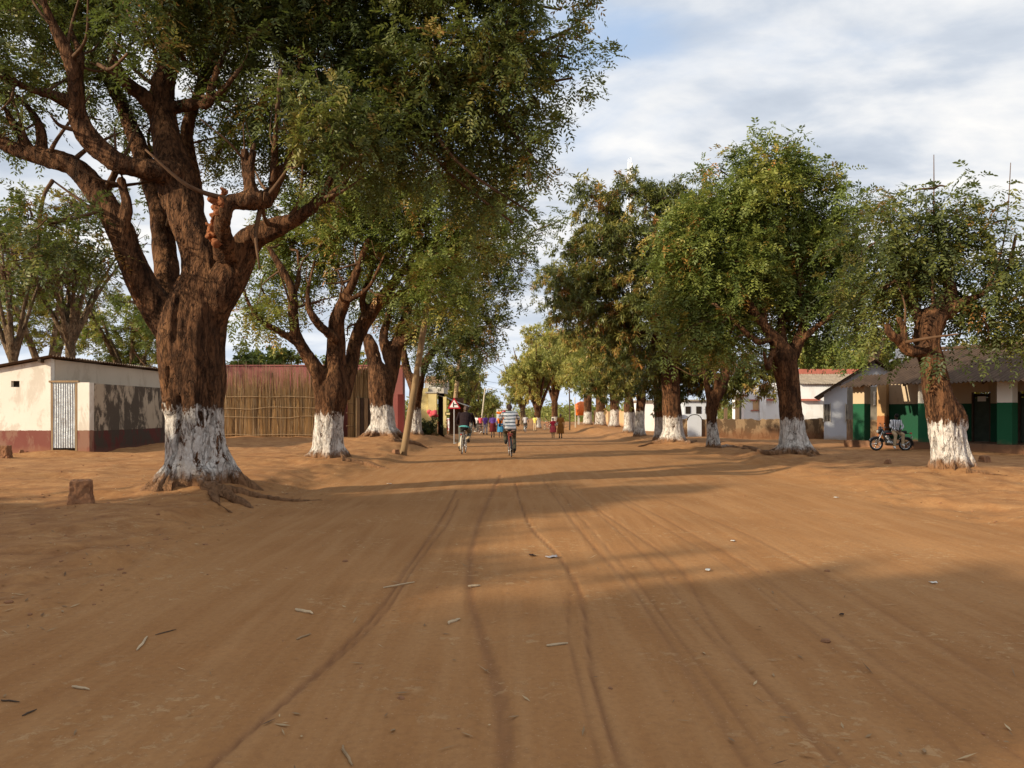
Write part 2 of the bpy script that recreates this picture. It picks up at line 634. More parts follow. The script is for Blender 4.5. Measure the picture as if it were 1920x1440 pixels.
TRACKS = [  # tyre and bicycle tracks: polyline, half width, strength
    ([(858, 915), (832, 965), (800, 1015), (760, 1065), (722, 1130), (640, 1212), (560, 1290), (480, 1360), (390, 1440), (300, 1520)], .022, 1.0),
    ([(862, 930), (838, 985), (815, 1010), (765, 1078), (738, 1125), (690, 1180), (600, 1258), (520, 1330)], .020, .8),
    ([(942, 885), (908, 950), (890, 1000), (879, 1060), (880, 1120), (900, 1180), (922, 1260), (940, 1340), (945, 1450), (950, 1550)], .042, .7),
    ([(884, 1130), (910, 1195), (935, 1270), (955, 1340), (962, 1450)], .02, .6),
    ([(965, 900), (985, 985), (1040, 1030), (1075, 1080), (1096, 1140), (1103, 1220), (1115, 1290), (1140, 1370), (1172, 1450)], .02, .9),
    ([(1072, 1100), (1062, 1170), (1080, 1260), (1110, 1360), (1128, 1450)], .015, .5),
    ([(1012, 890), (1065, 965), (1120, 1035), (1180, 1095), (1240, 1185), (1290, 1265), (1350, 1350), (1410, 1450)], .024, .55),
    ([(1025, 890), (1085, 965), (1140, 1030), (1200, 1095), (1262, 1185), (1320, 1265), (1385, 1350), (1450, 1450)], .016, .5),
    ([(1085, 930), (1190, 1000), (1275, 1060), (1312, 1130), (1370, 1220), (1450, 1310), (1580, 1450)], .02, .6),
    ([(1060, 905), (1150, 985), (1240, 1070), (1300, 1165), (1390, 1250), (1510, 1360), (1610, 1450)], .022, .45),
    ([(1130, 915), (1260, 980), (1400, 1060), (1530, 1150), (1680, 1260), (1850, 1375), (1960, 1450)], .025, .4),
    ([(1100, 905), (1300, 1020), (1450, 1120), (1600, 1240), (1760, 1370), (1850, 1450)], .022, .35),
    ([(1150, 905), (1330, 970), (1500, 1050), (1690, 1160), (1940, 1320)], .03, .35),
]


def track_mask(x, y):
    m = np.zeros_like(x)
    for pl, hw, st in TRACKS:
        w_ = pix_world(pl)
        # round the corners of the polyline
        t = np.linspace(0, len(w_) - 1, len(w_) * 6)
        cx = np.interp(t, np.arange(len(w_)), w_[:, 0])
        cy = np.interp(t, np.arange(len(w_)), w_[:, 1])
        kx = np.convolve(np.pad(cx, 3, mode='edge'), np.ones(7) / 7, 'valid')
        ky = np.convolve(np.pad(cy, 3, mode='edge'), np.ones(7) / 7, 'valid')
        best = np.full_like(x, 9.0)
        for i in range(len(kx) - 1):
            ax, ay, bx, by = kx[i], ky[i], kx[i + 1], ky[i + 1]
            sel = (y > min(ay, by) - .4) & (y < max(ay, by) + .4) & (np.abs(x - (ax + bx) / 2) < abs(ax - bx) + .5)
            if not sel.any():
                continue
            xs, ys = x[sel], y[sel]
            dx, dy = bx - ax, by - ay
            tt = np.clip(((xs - ax) * dx + (ys - ay) * dy) / (dx * dx + dy * dy + 1e-9), 0, 1)
            best[sel] = np.minimum(best[sel], np.hypot(xs - ax - tt * dx, ys - ay - tt * dy))
        m = np.maximum(m, st * np.exp(-(best / (hw * .8)) ** 2))
    return m


def build_ground():
    py = np.concatenate([np.arange(1560, 1000, -2.2), np.arange(1000, 800, -1.0), np.arange(800, 778, -.6)])
    ys = np.concatenate([[-60, -30, -15, -8, -4, -1, 0.5, 1.5, 2.2], EYE * F / (py - HORY), [420, 520, 700, 1000, 1600, 2600, 4000]])
    ys = ys[np.concatenate([[True], np.diff(ys) > 1e-6])]
    fine = np.arange(-5.0, 7.0, 0.027)
    a = 0.027 * 1.048 ** np.arange(1, 160)
    right = 7.0 + np.cumsum(a)
    right = right[right < 700]
    left = (-5.0 - np.cumsum(a))[::-1]
    left = left[left > -700]
    xs = np.concatenate([[-4000, -1500], left, fine, right, [1500, 4000]])
    X, Y = np.meshgrid(xs, ys)
    x, y = X.ravel(), Y.ravel()
    z = terrain(x, y, True)
    tr = track_mask(x, y)
    z = z - 0.018 * tr * (1 - sstep(20, 40, y))
    wob = 0.5 * np.sin(y * 0.31) + 0.3 * np.sin(y * 0.83 + 1.0)
    el, er = -3.75 + wob * .5, 6.9 + wob * .4
    V = np.stack([x, y, z], 1)
    nx, ny = len(xs), len(ys)
    i, j = np.meshgrid(np.arange(ny - 1), np.arange(nx - 1), indexing='ij')
    q = np.stack([i * nx + j, i * nx + j + 1, (i + 1) * nx + j + 1, (i + 1) * nx + j], -1).reshape(-1, 4)
    fx, fy = x[q].mean(1), y[q].mean(1)
    fw = 0.5 * np.sin(fy * 0.31) + 0.3 * np.sin(fy * 0.83 + 1.0)
    isroad = (fx > -3.75 + fw * .5) & (fx < 6.9 + fw * .4) & (fy < 260)
    bank = np.maximum(sstep(0, 1, (el + .4 - x) / 1.6), sstep(0, 1, (x - er + 1.0) / 2.0))
    for name, sel in (('road', isroad), ('ground', ~isroad)):
        qq = q[sel]
        used, idx = np.unique(qq, return_inverse=True)
        me = mesh_np(name, V[used], [idx.reshape(-1, 4)], True)
        for an, arr in (('track', tr), ('bank', bank)):
            at = me.attributes.new(an, 'FLOAT', 'POINT')
            at.data.foreach_set('value', arr[used].astype(np.float32))
        o = obj(name, me, M['dirt'])
        tag(o, kind='structure')


m, t, p, c, o_ = newmat('dirt')
n1 = t.noise(c, 0.35, 5, 0.6)
n2 = t.noise(c, 2.6, 7, 0.65, 0.3)
n3 = t.noise(c, 22.0, 5, 0.7)
streak = t.noise(t.mapping(c, scale=(5.0, 0.33, 1), rot=(0, 0, math.radians(7))), 1.0, 7, 0.62, 0.25)
bk = t.n('ShaderNodeAttribute', attribute_name='bank').outputs['Fac']
tk = t.n('ShaderNodeAttribute', attribute_name='track').outputs['Fac']
roadc = t.ramp(n1, [(0.3, (0.272, 0.127, 0.047)), (0.7, (0.36, 0.180, 0.071))])
roadc = t.mix(t.rng(streak, 0.38, 0.68, 0.0, 0.55), roadc, (0.395, 0.215, 0.094))
bankc = t.ramp(n2, [(0.3, (0.23, 0.102, 0.040)), (0.55, (0.35, 0.175, 0.071)), (0.75, (0.45, 0.245, 0.106))])
col = t.mix(bk, roadc, bankc)
col = t.mix(t.math('MULTIPLY', tk, 0.8), col, (0.185, 0.085, 0.042))
# pale crumbled clods pressed into the road, in patches
clod = t.math('MULTIPLY', t.rng(t.noise(c, 11.0, 6, 0.7, 0.5), 0.54, 0.60), t.rng(t.noise(c, 0.9, 4, 0.6), 0.50, 0.60))
col = t.mix(t.math('MULTIPLY', clod, 0.5), col, (0.48, 0.31, 0.16))
col = t.mix(t.rng(n3, 0.38, 0.72, 0.0, 0.26), col, (0.14, 0.07, 0.035))
col = t.mix(t.math('MULTIPLY', t.rng(t.noise(c, 60.0, 3, 0.6), 0.64, 0.72), 0.38), col, (0.55, 0.40, 0.26))
t.put(p.inputs['Base Color'], col)
t.put(p.inputs['Roughness'], 0.95)
t.put(p.inputs['Specular IOR Level'], 0.1)
h = t.math('ADD', t.math('MULTIPLY', n3, 0.5), t.math('ADD', t.math('MULTIPLY', n2, 1.2), t.math('MULTIPLY', streak, 0.7)))
h = t.math('ADD', h, t.math('MULTIPLY', clod, 0.25))
h = t.math('ADD', h, t.math('MULTIPLY', t.noise(c, 90.0, 3, 0.7), 0.18))
bump(t, p, h, 0.42, 0.03)
M['dirt'] = m
build_ground()


# ------------------------------------------------------------------ trees
def smooth_line(P, per=6):
    P = np.asarray(P, float)
    if len(P) < 3:
        t = np.linspace(0, len(P) - 1, per * (len(P) - 1) + 1)
        return np.stack([np.interp(t, np.arange(len(P)), P[:, k]) for k in range(P.shape[1])], 1)
    Q = np.concatenate([[2 * P[0] - P[1]], P, [2 * P[-1] - P[-2]]])
    o = []
    for i in range(len(P) - 1):
        p0, p1, p2, p3 = Q[i], Q[i + 1], Q[i + 2], Q[i + 3]
        for s in np.arange(per) / per:
            o.append(.5 * (2 * p1 + (p2 - p0) * s + (2 * p0 - 5 * p1 + 4 * p2 - p3) * s * s + (3 * p1 - p0 - 3 * p2 + p3) * s ** 3))
    o.append(P[-1])
    o = np.array(o)
    if P.shape[1] > 3:
        o[:, 3] = np.maximum(o[:, 3], P[:, 3].min() * 0.8)
    return o


def unit(v):
    return v / (np.linalg.norm(v, axis=-1, keepdims=True) + 1e-9)


def leaf_arrays(rng, C, R, L, kind, leaf, width, tint):
    """fronds of small leaflets, or whorls of long leaves; every leaf is two triangles"""
    N = len(C)
    up = np.array([0, 0, 1.0])
    S = unit(np.cross(R, up + rng.normal(0, .35, (N, 3))))
    Nn = unit(np.cross(S, R))
    Vs, Ts = [], []
    if kind[0] == 'frond':
        pairs = kind[1]
        for k_ in range(2 * pairs + 1):
            if k_ == 2 * pairs:
                tt, sg = 1.0, 0.0
            else:
                tt, sg = 0.22 + 0.75 * (k_ // 2) / max(1, pairs - 1) * .97, (1.0 if k_ % 2 else -1.0)
            P = C + R * (L * tt)[:, None] - up * (0.38 * L * tt * tt)[:, None]
            d = unit(S * sg * .85 + R * .52 - up * .22 + rng.normal(0, .16, (N, 3)))
            q = unit(np.cross(Nn + rng.normal(0, .28, (N, 3)), d))
            ll = (leaf * (0.75 + .5 * rng.random(N)) * (1 - .35 * abs(tt - .5)))[:, None]
            ww = ll * (width / leaf) * .5
            Vs.append(np.stack([P, P + d * ll * .5 + q * ww, P + d * ll, P + d * ll * .5 - q * ww], 1))
            Ts.append(tint + rng.normal(0, .05, N))
    else:
        for k_ in range(kind[1]):
            a = 2 * np.pi * (k_ / kind[1]) + rng.random(N) * 1.2
            d = unit(R * (.15 + .6 * rng.random(N))[:, None] + (S * np.cos(a)[:, None] + Nn * np.sin(a)[:, None]) - up * .42 + rng.normal(0, .15, (N, 3)))
            q = unit(np.cross(up + rng.normal(0, .5, (N, 3)), d))
            ll = (leaf * (.65 + .6 * rng.random(N)))[:, None]
            ww = ll * (width / leaf) * .5
            P = C + R * (L * rng.random(N) * .5)[:, None]
            b = -up * ll * .12
            Vs.append(np.stack([P, P + d * ll * .5 + q * ww, P + d * ll + b, P + d * ll * .5 - q * ww], 1))
            Ts.append(tint + rng.normal(0, .06, N))
    V = np.concatenate(Vs)
    return V.reshape(-1, 3), np.clip(np.concatenate(Ts), 0, 1)


def crown(rng, blobs, dens, kind, leaf, width, flen, tips, fronds=6, spread=.45, wind=(0, 0, 0), hollow=2.4, tint0=.42, brown=.05, twigs_drawn=.25, twig_r=.012, clumps=.55, csize=.26):
    """leaves and twigs for a crown made of overlapping uneven clumps"""
    Cs, Rs, Ts, tw = [], [], [], MB()
    tips = np.array(tips) if len(tips) else np.zeros((0, 3))
    for (c, r) in blobs:
        c, r = np.array(c, float), np.array(r, float)
        area = 4 * np.pi * (np.prod(r) ** (2 / 3.0))
        n = max(3, int(area * dens))
        d = unit(rng.normal(0, 1, (n, 3)))
        lump = 0.72 + 0.5 * vnoise(d * 2.3 + c * 3.1, 77)
        P = c + d * r * (rng.random(n) ** (1 / hollow) * lump)[:, None]
        nk = max(3, int(area * clumps))
        kd = unit(rng.normal(0, 1, (nk, 3)))
        K = c + kd * r * (.35 + .6 * rng.random(nk))[:, None]
        pick = rng.integers(0, nk, n)
        inn = rng.random(n) < .78
        P[inn] = K[pick[inn]] + rng.normal(0, 1, (int(inn.sum()), 3)) * csize * np.array([1, 1, .7])
        ktint = rng.normal(0, .10, nk)
        bt = rng.normal(0, .11)
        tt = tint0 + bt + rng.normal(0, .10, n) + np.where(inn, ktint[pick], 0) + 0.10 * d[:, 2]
        old = rng.random(n) < brown
        tt[old] = .82 + .18 * rng.random(old.sum())
        if len(tips):
            b = tips[np.argmin(((tips - c) ** 2).sum(1))]
            mid = (b + c) / 2 + rng.normal(0, .12, 3) * np.linalg.norm(b - c)
            tw.tube(smooth_line([b, mid, c], 4), np.linspace(twig_r * 3.2, twig_r * 1.8, 9), 5, False)
        kk = int(n * twigs_drawn)
        for i_ in range(kk):
            m_ = c * .45 + P[i_] * .55 + rng.normal(0, .07, 3) * r - np.array([0, 0, .05]) * r
            tw.tube([c + rng.normal(0, .15, 3) * r, m_, P[i_] + d[i_] * spread * .5], [twig_r * 1.4, twig_r, twig_r * .5], 3, False)
        O = unit(d + rng.normal(0, .35, (n, 3)) + np.array([0, 0, .25]) + np.array(wind))
        for _ in range(fronds):
            s = rng.random(n)
            jit = rng.normal(0, .10 * spread, (n, 3)) - np.array([0, 0, .30 * spread]) * (s * s)[:, None]
            Cs.append(P + O * (spread * s)[:, None] + jit)
            Rs.append(unit(O * .55 + rng.normal(0, .75, (n, 3)) + np.array([0, 0, -.12]) + np.array(wind)))
            Ts.append(tt + rng.normal(0, .05, n))
    C, R, T = np.concatenate(Cs), np.concatenate(Rs), np.concatenate(Ts)
    L = flen * (.7 + .6 * rng.random(len(C)))
    V, T = leaf_arrays(rng, C, R, L, kind, leaf, width, T)
    f = np.arange(len(V)).reshape(-1, 4)
    return V, f, T, tw


NTRI = [0]


def tree(key, label, limbs, blobs, D=None, roots=7, root_len=1.0, paint=1.2, voxel=None, bark='bark', leafmat='leaf', group='street trees with whitewashed trunks', flute=.06, lump=.05, seed=1, rootruns=(), **kw):
    """limbs and clumps are given as photograph pixels (x, y, width) plus metres behind the foot"""
    rng = np.random.default_rng(seed)
    foot = FOOT[key]
    D = foot.y
    root = empty('tree', foot, label, 'tree', group=group)
    mb = MB()
    VOX = voxel or max(.028, D * .0015)
    tips = []
    SUB = []
    for pl in limbs:
        pts = []
        for (px, py, wd, dd) in pl:
            q = W(px, py, D + dd) - foot
            pts.append([q.x, q.y, q.z, wd * (.88 if pl is limbs[0] else .79) * (D + dd) / F / 2])
        s = smooth_line(pts, 7)
        thick = np.nonzero(s[:, 3] < VOX * 1.25)[0]
        e = thick[0] if len(thick) else len(s)
        if e < len(s):
            SUB.append((s[max(0, e - 3):, :3], s[max(0, e - 3):, 3]))
        if e >= 4:
            mb.tube(s[:e, :3], s[:e, 3], 12)
            mb.ball(s[e - 1, :3], s[e - 1, 3])
        for q in s[len(s) // 2:]:
            tips.append(q[:3])
    r0 = limbs[0][1][2] * .88 * D / F / 2
    for li, pl in enumerate(limbs):
        pts = []
        for (px, py, wd, dd) in pl:
            q = W(px, py, D + dd) - foot
            pts.append([q.x, q.y, q.z, wd * (.88 if pl is limbs[0] else .79) * (D + dd) / F / 2])
        s = smooth_line(pts, 7)
        for k_ in range(max(2, len(s) // 9)):
            i_ = int(len(s) * (.35 if li else .6) + rng.random() * len(s) * (.6 if li else .38))
            i_ = min(i_, len(s) - 1)
            p_, r_ = s[i_, :3], s[i_, 3]
            if r_ > .02 and rng.random() < .55:
                mb.ball(p_ + unit(rng.normal(0, 1, 3)) * r_ * .55, r_ * (.52 + .28 * rng.random()))
            dv = unit(rng.normal(0, 1, 3) + np.array([0, 0, .55]))
            if r_ < .022 or p_[2] < 2.7 or (li == 0 and i_ < len(s) * .72):
                continue
            ln_ = min(1.15, max(.4, r_ * 11)) * (.6 + .7 * rng.random())
            m1 = p_ + dv * ln_ * .45 + rng.normal(0, .07, 3) * ln_
            m2 = p_ + dv * ln_ + rng.normal(0, .09, 3) * ln_ + np.array([0, 0, .12]) * ln_
            rb = max(.010, min(.05, r_ * .36))
            SUB.append((smooth_line([p_, m1, m2], 5), np.linspace(rb, rb * .3, 11)))
            tips.append(m2)
    for k_ in range(roots):
        a = 2 * np.pi * (k_ + rng.random() * .6) / roots
        ln = r0 * (1.10 + rng.random() * .5) * root_len
        dx, dy = math.cos(a), math.sin(a)
        top = .55 + .6 * rng.random()
        gz = lambda l: ter(foot.x + dx * l, foot.y + dy * l) - foot.z
        P = [[dx * r0 * .48, dy * r0 * .48, top * paint, r0 * .24], [dx * r0 * .66, dy * r0 * .66, top * paint * .45, r0 * .27], [dx * (r0 * .92 + (ln - r0) * .3), dy * (r0 * .92 + (ln - r0) * .3), .13, r0 * .23], [dx * ln, dy * ln, gz(ln) - .02, r0 * .15], [dx * ln * 1.3, dy * ln * 1.3, gz(ln * 1.3) - .12, r0 * .07]]
        s = smooth_line(P, 5)
        mb.tube(s[:, :3], s[:, 3], 10)
    for run in rootruns:
        pts = []
        for (px, py, wd, lift) in run:
            q = hit(px, py)
            pts.append([q.x - foot.x, q.y - foot.y, q.z - foot.z + lift - wd * q.y / F * .12, wd * q.y / F / 2])
        s = smooth_line(pts, 6)
        mb.tube(s[:, :3], s[:, 3], 8)
    me = fuse(mb, 'trunk', VOX, 2)
    V, Nn = getco(me), getno(me)
    zz_ = np.clip(V[:, 2] / 3.5, 0, 1)
    ang = np.arctan2(V[:, 1], V[:, 0])
    fl = fbm(np.stack([np.cos(ang) * 2.4, np.sin(ang) * 2.4, V[:, 2] * .35 + seed], 1), 3, seed) * flute * (1 - .6 * zz_)
    lp = fbm(V * np.array([2.2, 2.2, 1.1]) + seed, 4, seed + 9) * lump
    fi = -np.abs(fbm(V * np.array([7, 7, 2.2]), 3, seed + 4)) * lump * .75
    if key == 'L1':
        facing = np.clip(-Nn[:, 1] * 1.6, 0, 1)
        for poly, hw, dep in (([(338, 690), (330, 740), (326, 775)], .030, .09), ([(356, 745), (357, 790), (350, 830), (343, 872), (336, 900)], .034, .13), ([(392, 760), (398, 800), (396, 850)], .02, .05), ([(352, 560), (350, 610), (348, 650)], .05, .08), ([(410, 640), (404, 700), (408, 750)], .02, .05)):
            pw = [W(a_, b_, D) - foot for a_, b_ in poly]
            zs = np.array([q.z for q in pw])[::-1]
            xs_ = np.array([q.x for q in pw])[::-1]
            xc = np.interp(V[:, 2], zs, xs_) + .03 * fbm(np.stack([V[:, 2] * 4, V[:, 2] * 0, V[:, 2] * 0], 1), 3, 2)
            win = sstep(zs[0] - .1, zs[0] + .12, V[:, 2]) * (1 - sstep(zs[-1] - .12, zs[-1] + .1, V[:, 2]))
            fi = fi - facing * win * dep * np.exp(-((V[:, 0] - xc) / hw) ** 2)
        kq = W(331, 763, D) - foot
        rr_ = np.hypot(V[:, 0] - kq.x, V[:, 2] - kq.z)
        fi = fi + facing * (.05 * np.exp(-((rr_ - .13) / .035) ** 2) + .04 * np.exp(-((rr_ - .05) / .03) ** 2))
    setco(me, V + Nn * (fl + lp + fi)[:, None])
    tr = obj('trunk', me, M[bark], root)
    tr['paint'] = paint
    tr['wear'] = {'L1': -.005, 'L2': .02, 'L3': .045, 'L4': .03, 'R1': .05, 'R2': .05, 'R3': -.02, 'R4': .03}.get(key, .03)
    wb = []
    for (px, py, r, dd) in blobs:
        rx, ry = (r if isinstance(r, tuple) else (r, r))
        d = D + dd
        q = W(px, py, d) - foot
        wb.append((tuple(q), (rx * d / F, (rx + ry) / 2 * d / F, ry * d / F)))
    Vc, f, T, tw = crown(rng, wb, tips=tips, **kw)
    for P_, R_ in SUB:
        tw.tube(P_, R_, 6)
    cr = obj('crown', mesh_np('crown', Vc, [f], False, T), M[leafmat], root)
    br = tw.build('branches', M['twig'], root, smooth=True)
    br['kind'] = 'stuff'
    NTRI[0] += len(f) * 2 + len(me.polygons) * 2 + len(br.data.polygons) * 2
    return root


FROND = dict(dens=6.0, kind=('frond', 6), leaf=.105, width=.038, flen=.36)

# the big tree at the left
L1_limbs = [
    [(368, 925, 150, 0), (366, 870, 132, 0), (364, 800, 122, 0), (362, 720, 130, 0), (360, 640, 140, 0), (372, 575, 128, 0), (385, 520, 105, 0), (378, 470, 92, 0), (352, 415, 80, 0), (335, 350, 76, .1), (315, 270, 62, .3), (302, 190, 52, .5), (318, 110, 42, .6), (332, 20, 32, .8), (340, -80, 24, 1.0)],
    [(345, 640, 100, .1), (305, 590, 82, .1), (268, 535, 72, 0), (243, 480, 64, -.1), (222, 425, 60, -.2), (180, 360, 56, -.3), (138, 312, 48, -.4), (70, 292, 36, -.5), (10, 270, 27, -.6), (-60, 225, 20, -.8)],
    [(350, 620, 80, .5), (318, 560, 66, .8), (312, 490, 56, 1.1), (300, 400, 48, 1.4), (262, 280, 42, 1.8), (225, 190, 34, 2.2), (195, 130, 24, 2.4)],
    [(335, 330, 60, .0), (285, 320, 54, -.3), (230, 308, 50, -.5), (178, 272, 48, -.6), (148, 225, 42, -.7), (143, 170, 36, -.8), (128, 105, 30, -.9), (98, 45, 24, -1.0), (70, -30, 18, -1.2)],
    [(146, 200, 34, -.7), (105, 180, 28, -.8), (60, 168, 24, -1.0), (0, 140, 20, -1.2), (-60, 120, 14, -1.4)],
    [(140, 160, 24, -.8), (150, 110, 20, -.6), (135, 60, 15, -.5)],
    [(305, 225, 42, .4), (268, 180, 34, .2), (232, 150, 26, .0), (210, 110, 18, .0)],
    [(385, 640, 50, -.05), (408, 565, 88, -.1), (440, 505, 82, -.2), (466, 455, 68, -.3), (505, 432, 52, -.4), (545, 415, 42, -.5), (585, 388, 32, -.6), (606, 360, 24, -.6), (628, 325, 17, -.6), (662, 302, 12, -.6), (700, 280, 8, -.6)],
    [(425, 480, 60, -.5), (418, 440, 48, -.9), (420, 405, 40, -1.2), (430, 380, 40, -1.2), (470, 376, 42, -1.1), (500, 372, 38, -.9), (520, 345, 26, -.9), (540, 300, 18, -.9), (562, 245, 12, -.9), (578, 215, 9, -.9)],
    [(512, 345, 22, -1.0), (516, 290, 17, -1.0), (519, 220, 12, -1.1), (526, 130, 9, -1.2)],
    [(468, 365, 26, -1.1), (462, 320, 20, -1.1), (458, 285, 16, -1.1)],
    [(478, 365, 18, -1.1), (470, 325, 14, -1.15), (476, 268, 9, -1.2)],
    [(240, 470, 34, -.1), (232, 430, 26, -.3), (238, 385, 24, -.3), (228, 340, 20, -.3)],
    [(60, 292, 24, -.5), (30, 240, 18, -.6), (10, 205, 14, -.6)],
    [(78, 290, 24, -.5), (75, 240, 20, -.5), (55, 205, 15, -.5), (35, 180, 10, -.4)],
    [(325, 200, 34, .5), (365, 195, 28, .2), (392, 190, 26, .0), (400, 150, 16, .0), (422, 95, 10, .1)],
    [(395, 190, 16, .0), (430, 155, 12, -.2), (455, 120, 8, -.2)],
    [(370, 430, 46, .4), (362, 350, 40, .9), (352, 240, 34, 1.3), (390, 130, 26, 1.6), (430, 30, 18, 1.8)],
    [(232, 70, 14, -.6), (230, 30, 12, -.6), (228, -30, 9, -.6)],
    [(590, 385, 22, -.5), (640, 350, 16, .2), (720, 240, 13, .5), (800, 160, 10, .7), (880, 90, 7, .8)],
]
L1_blobs = [(-80, 60, 140, -1), (40, 10, 90, 1.4), (60, -80, 140, 1), (190, 0, 84, 1.9), (200, -90, 140, 0), (330, 30, 90, 1.8), (330, -90, 140, -1), (450, 50, 110, .6), (470, -90, 150, 1), (560, 120, 100, .3), (600, 20, 125, .5),
            (620, -95, 150, 0), (680, 190, 100, 0), (720, 80, 125, 1), (760, -70, 150, 0), (790, 230, 100, .5), (830, 120, 115, 0), (880, -30, 110, 0), (900, 240, 80, 1), (905, 150, 90, 0), (955, 60, 70, 0), (948, 290, 48, 1),
            (1015, 95, 46, .5), (1036, 150, 36, 0), (1062, 62, 30, .5), (640, 250, 60, -1.2), (430, 165, 70, 2), (90, 420, (75, 45), -1), (70, 480, (60, 35), -.6), (255, 50, 38, -1.7), (20, 200, 50, 1.8), (500, 220, 70, 2.4), (700, 305, 55, 2), (870, 320, 50, 1.5),
            (935, 365, 42, 1.2), (580, 320, 60, 2.2), (590, 200, 48, -1.3), (600, 260, 40, -1.3), (240, 100, 30, -1.5), (990, 215, 28, .3), (1084, 48, (15, 11), .4), (1066, 108, (16, 12), .3), (1074, 146, (12, 16), .2), (1003, 262, (14, 20), .4), (1008, 306, (10, 14), .5), (1052, 18, (18, 14), .4), (1012, 196, (16, 18), .2), (962, 418, (18, 14), .9), (990, 396, (12, 10), .9), (930, -40, 70, .3), (985, 20, 36, .3), (985, 330, 26, .8), (785, 305, 44, 1.2), (150, 110, 80, 2.2), (280, 240, 60, 2.6), (400, 300, 50, 2.6)]
tree('L1', 'huge whitewashed tree at left beside the mud block, nearest of the left row', L1_limbs, L1_blobs, roots=9, root_len=1.12, paint=1.28, flute=.09, lump=.052, seed=3, hollow=2.4, fronds=10, spread=.62, brown=.06,
     rootruns=[[(400, 912, 40, .02), (430, 932, 30, .03), (462, 948, 18, .02), (490, 962, 8, -.02)], [(415, 915, 34, .02), (470, 930, 20, .03), (540, 940, 14, .03), (605, 938, 9, -.01)], [(330, 915, 40, .02), (285, 918, 22, 0), (262, 920, 12, -.04)], [(395, 916, 30, .02), (410, 945, 18, .03), (440, 962, 8, -.02)]], **FROND)

L2_limbs = [
    [(615, 868, 78, 0), (615, 830, 66, 0), (617, 780, 62, 0), (622, 735, 70, 0), (628, 690, 48, 0), (630, 640, 40, 0), (632, 600, 34, -.1), (648, 560, 27, -.2), (668, 510, 18, -.3), (690, 450, 11, -.3)],
    [(606, 745, 42, -.1), (598, 705, 40, -.2), (575, 665, 33, -.3), (556, 630, 29, -.4), (550, 590, 26, -.4), (548, 545, 22, -.3), (525, 500, 17, -.3), (505, 465, 11, -.2)],
    [(560, 645, 20, -.4), (525, 622, 18, -.6), (490, 602, 15, -.8), (470, 575, 10, -.9), (455, 540, 7, -1)],
    [(548, 560, 18, -.2), (560, 520, 15, 0), (558, 470, 11, .1)],
    [(632, 640, 24, -.2), (600, 610, 20, -.5), (580, 580, 17, -.6), (578, 540, 12, -.6), (590, 490, 8, -.6)],
    [(640, 745, 42, .2), (656, 690, 37, .5), (668, 640, 35, .8), (686, 600, 38, 1.0), (715, 560, 30, 1.2), (750, 515, 22, 1.5), (790, 460, 13, 1.8)],
    [(690, 600, 24, 1.0), (680, 560, 18, 1.0), (700, 500, 12, 1.0), (705, 440, 8, 1.0)],
    [(650, 565, 18, -.3), (690, 540, 12, -.6), (720, 480, 8, -.6)],
    [(715, 565, 20, 1.1), (745, 555, 16, 1.1), (790, 530, 9, 1.2)],
]
L2_blobs = [(500, 510, 50, 1.2), (468, 590, 40, -.8), (500, 560, 36, .5), (560, 450, 66, 1), (640, 430, 74, .5), (720, 425, 84, 1), (800, 425, 66, 0), (872, 430, 56, .5), (610, 380, 84, 2), (700, 350, 84, .5), (800, 350, 66, 0), (890, 380, 60, 0), (690, 500, 46, 1.5), (770, 505, 48, .3),
            (850, 500, 56, 0), (560, 550, 30, 1.2), (935, 440, 42, 0), (825, 565, 46, 0), (600, 500, 36, 1.3), (520, 440, 40, 1), (930, 395, 40, 0), (610, 560, 26, 1.2)]
tree('L2', 'three limbed whitewashed tree in front of the reed fence', L2_limbs, L2_blobs, roots=8, root_len=1.0, paint=1.22, flute=.06, lump=.05, seed=5, dens=4.2, kind=('frond', 5), leaf=.125, width=.047, flen=.37, fronds=10, spread=.65, brown=.12, tint0=.5, leafmat='leaf_feather',
     rootruns=[[(640, 862, 22, .02), (690, 872, 16, .03), (735, 880, 8, -.02)]])

L3_limbs = [
    [(718, 834, 66, 0), (718, 800, 56, 0), (716, 760, 52, 0), (714, 720, 55, 0), (703, 680, 34, -.1), (695, 650, 32, -.2), (690, 635, 24, -.2)],
    [(725, 735, 40, .2), (735, 690, 36, .5), (742, 650, 34, .8), (755, 610, 26, 1), (775, 560, 18, 1.2), (800, 500, 10, 1.4)],
    [(735, 690, 26, .4), (720, 640, 22, .6), (728, 590, 16, .6), (740, 540, 10, .6)],
    [(745, 650, 22, .8), (790, 610, 17, .6), (840, 570, 12, .4), (890, 520, 8, .2), (950, 480, 5, .2)],
]
L3_blobs = [(770, 585, 54, .8), (830, 545, 60, 0), (890, 520, 54, 0), (935, 480, 40, 0), (985, 462, 26, 0), (1018, 436, 18, 0), (905, 590, 48, 0), (870, 640, 38, 0), (925, 615, 28, 0), (735, 560, 44, 1), (950, 545, 34, 0), (1050, 415, 12, 0), (800, 500, 54, .5), (880, 460, 50, .5), (690, 560, 36, 1.5), (820, 610, 36, .3)]
tree('L3', 'broad hollowed whitewashed trunk, second tree right of the reed fence front', L3_limbs, L3_blobs, roots=9, root_len=1.35, paint=1.25, flute=.09, lump=.06, seed=8, dens=2.7, kind=('frond', 4), leaf=.165, width=.062, flen=.40, fronds=10, spread=.7, brown=.08, tint0=.44,
     rootruns=[[(735, 828, 14, .02), (775, 832, 10, .03), (810, 840, 6, -.02)]])

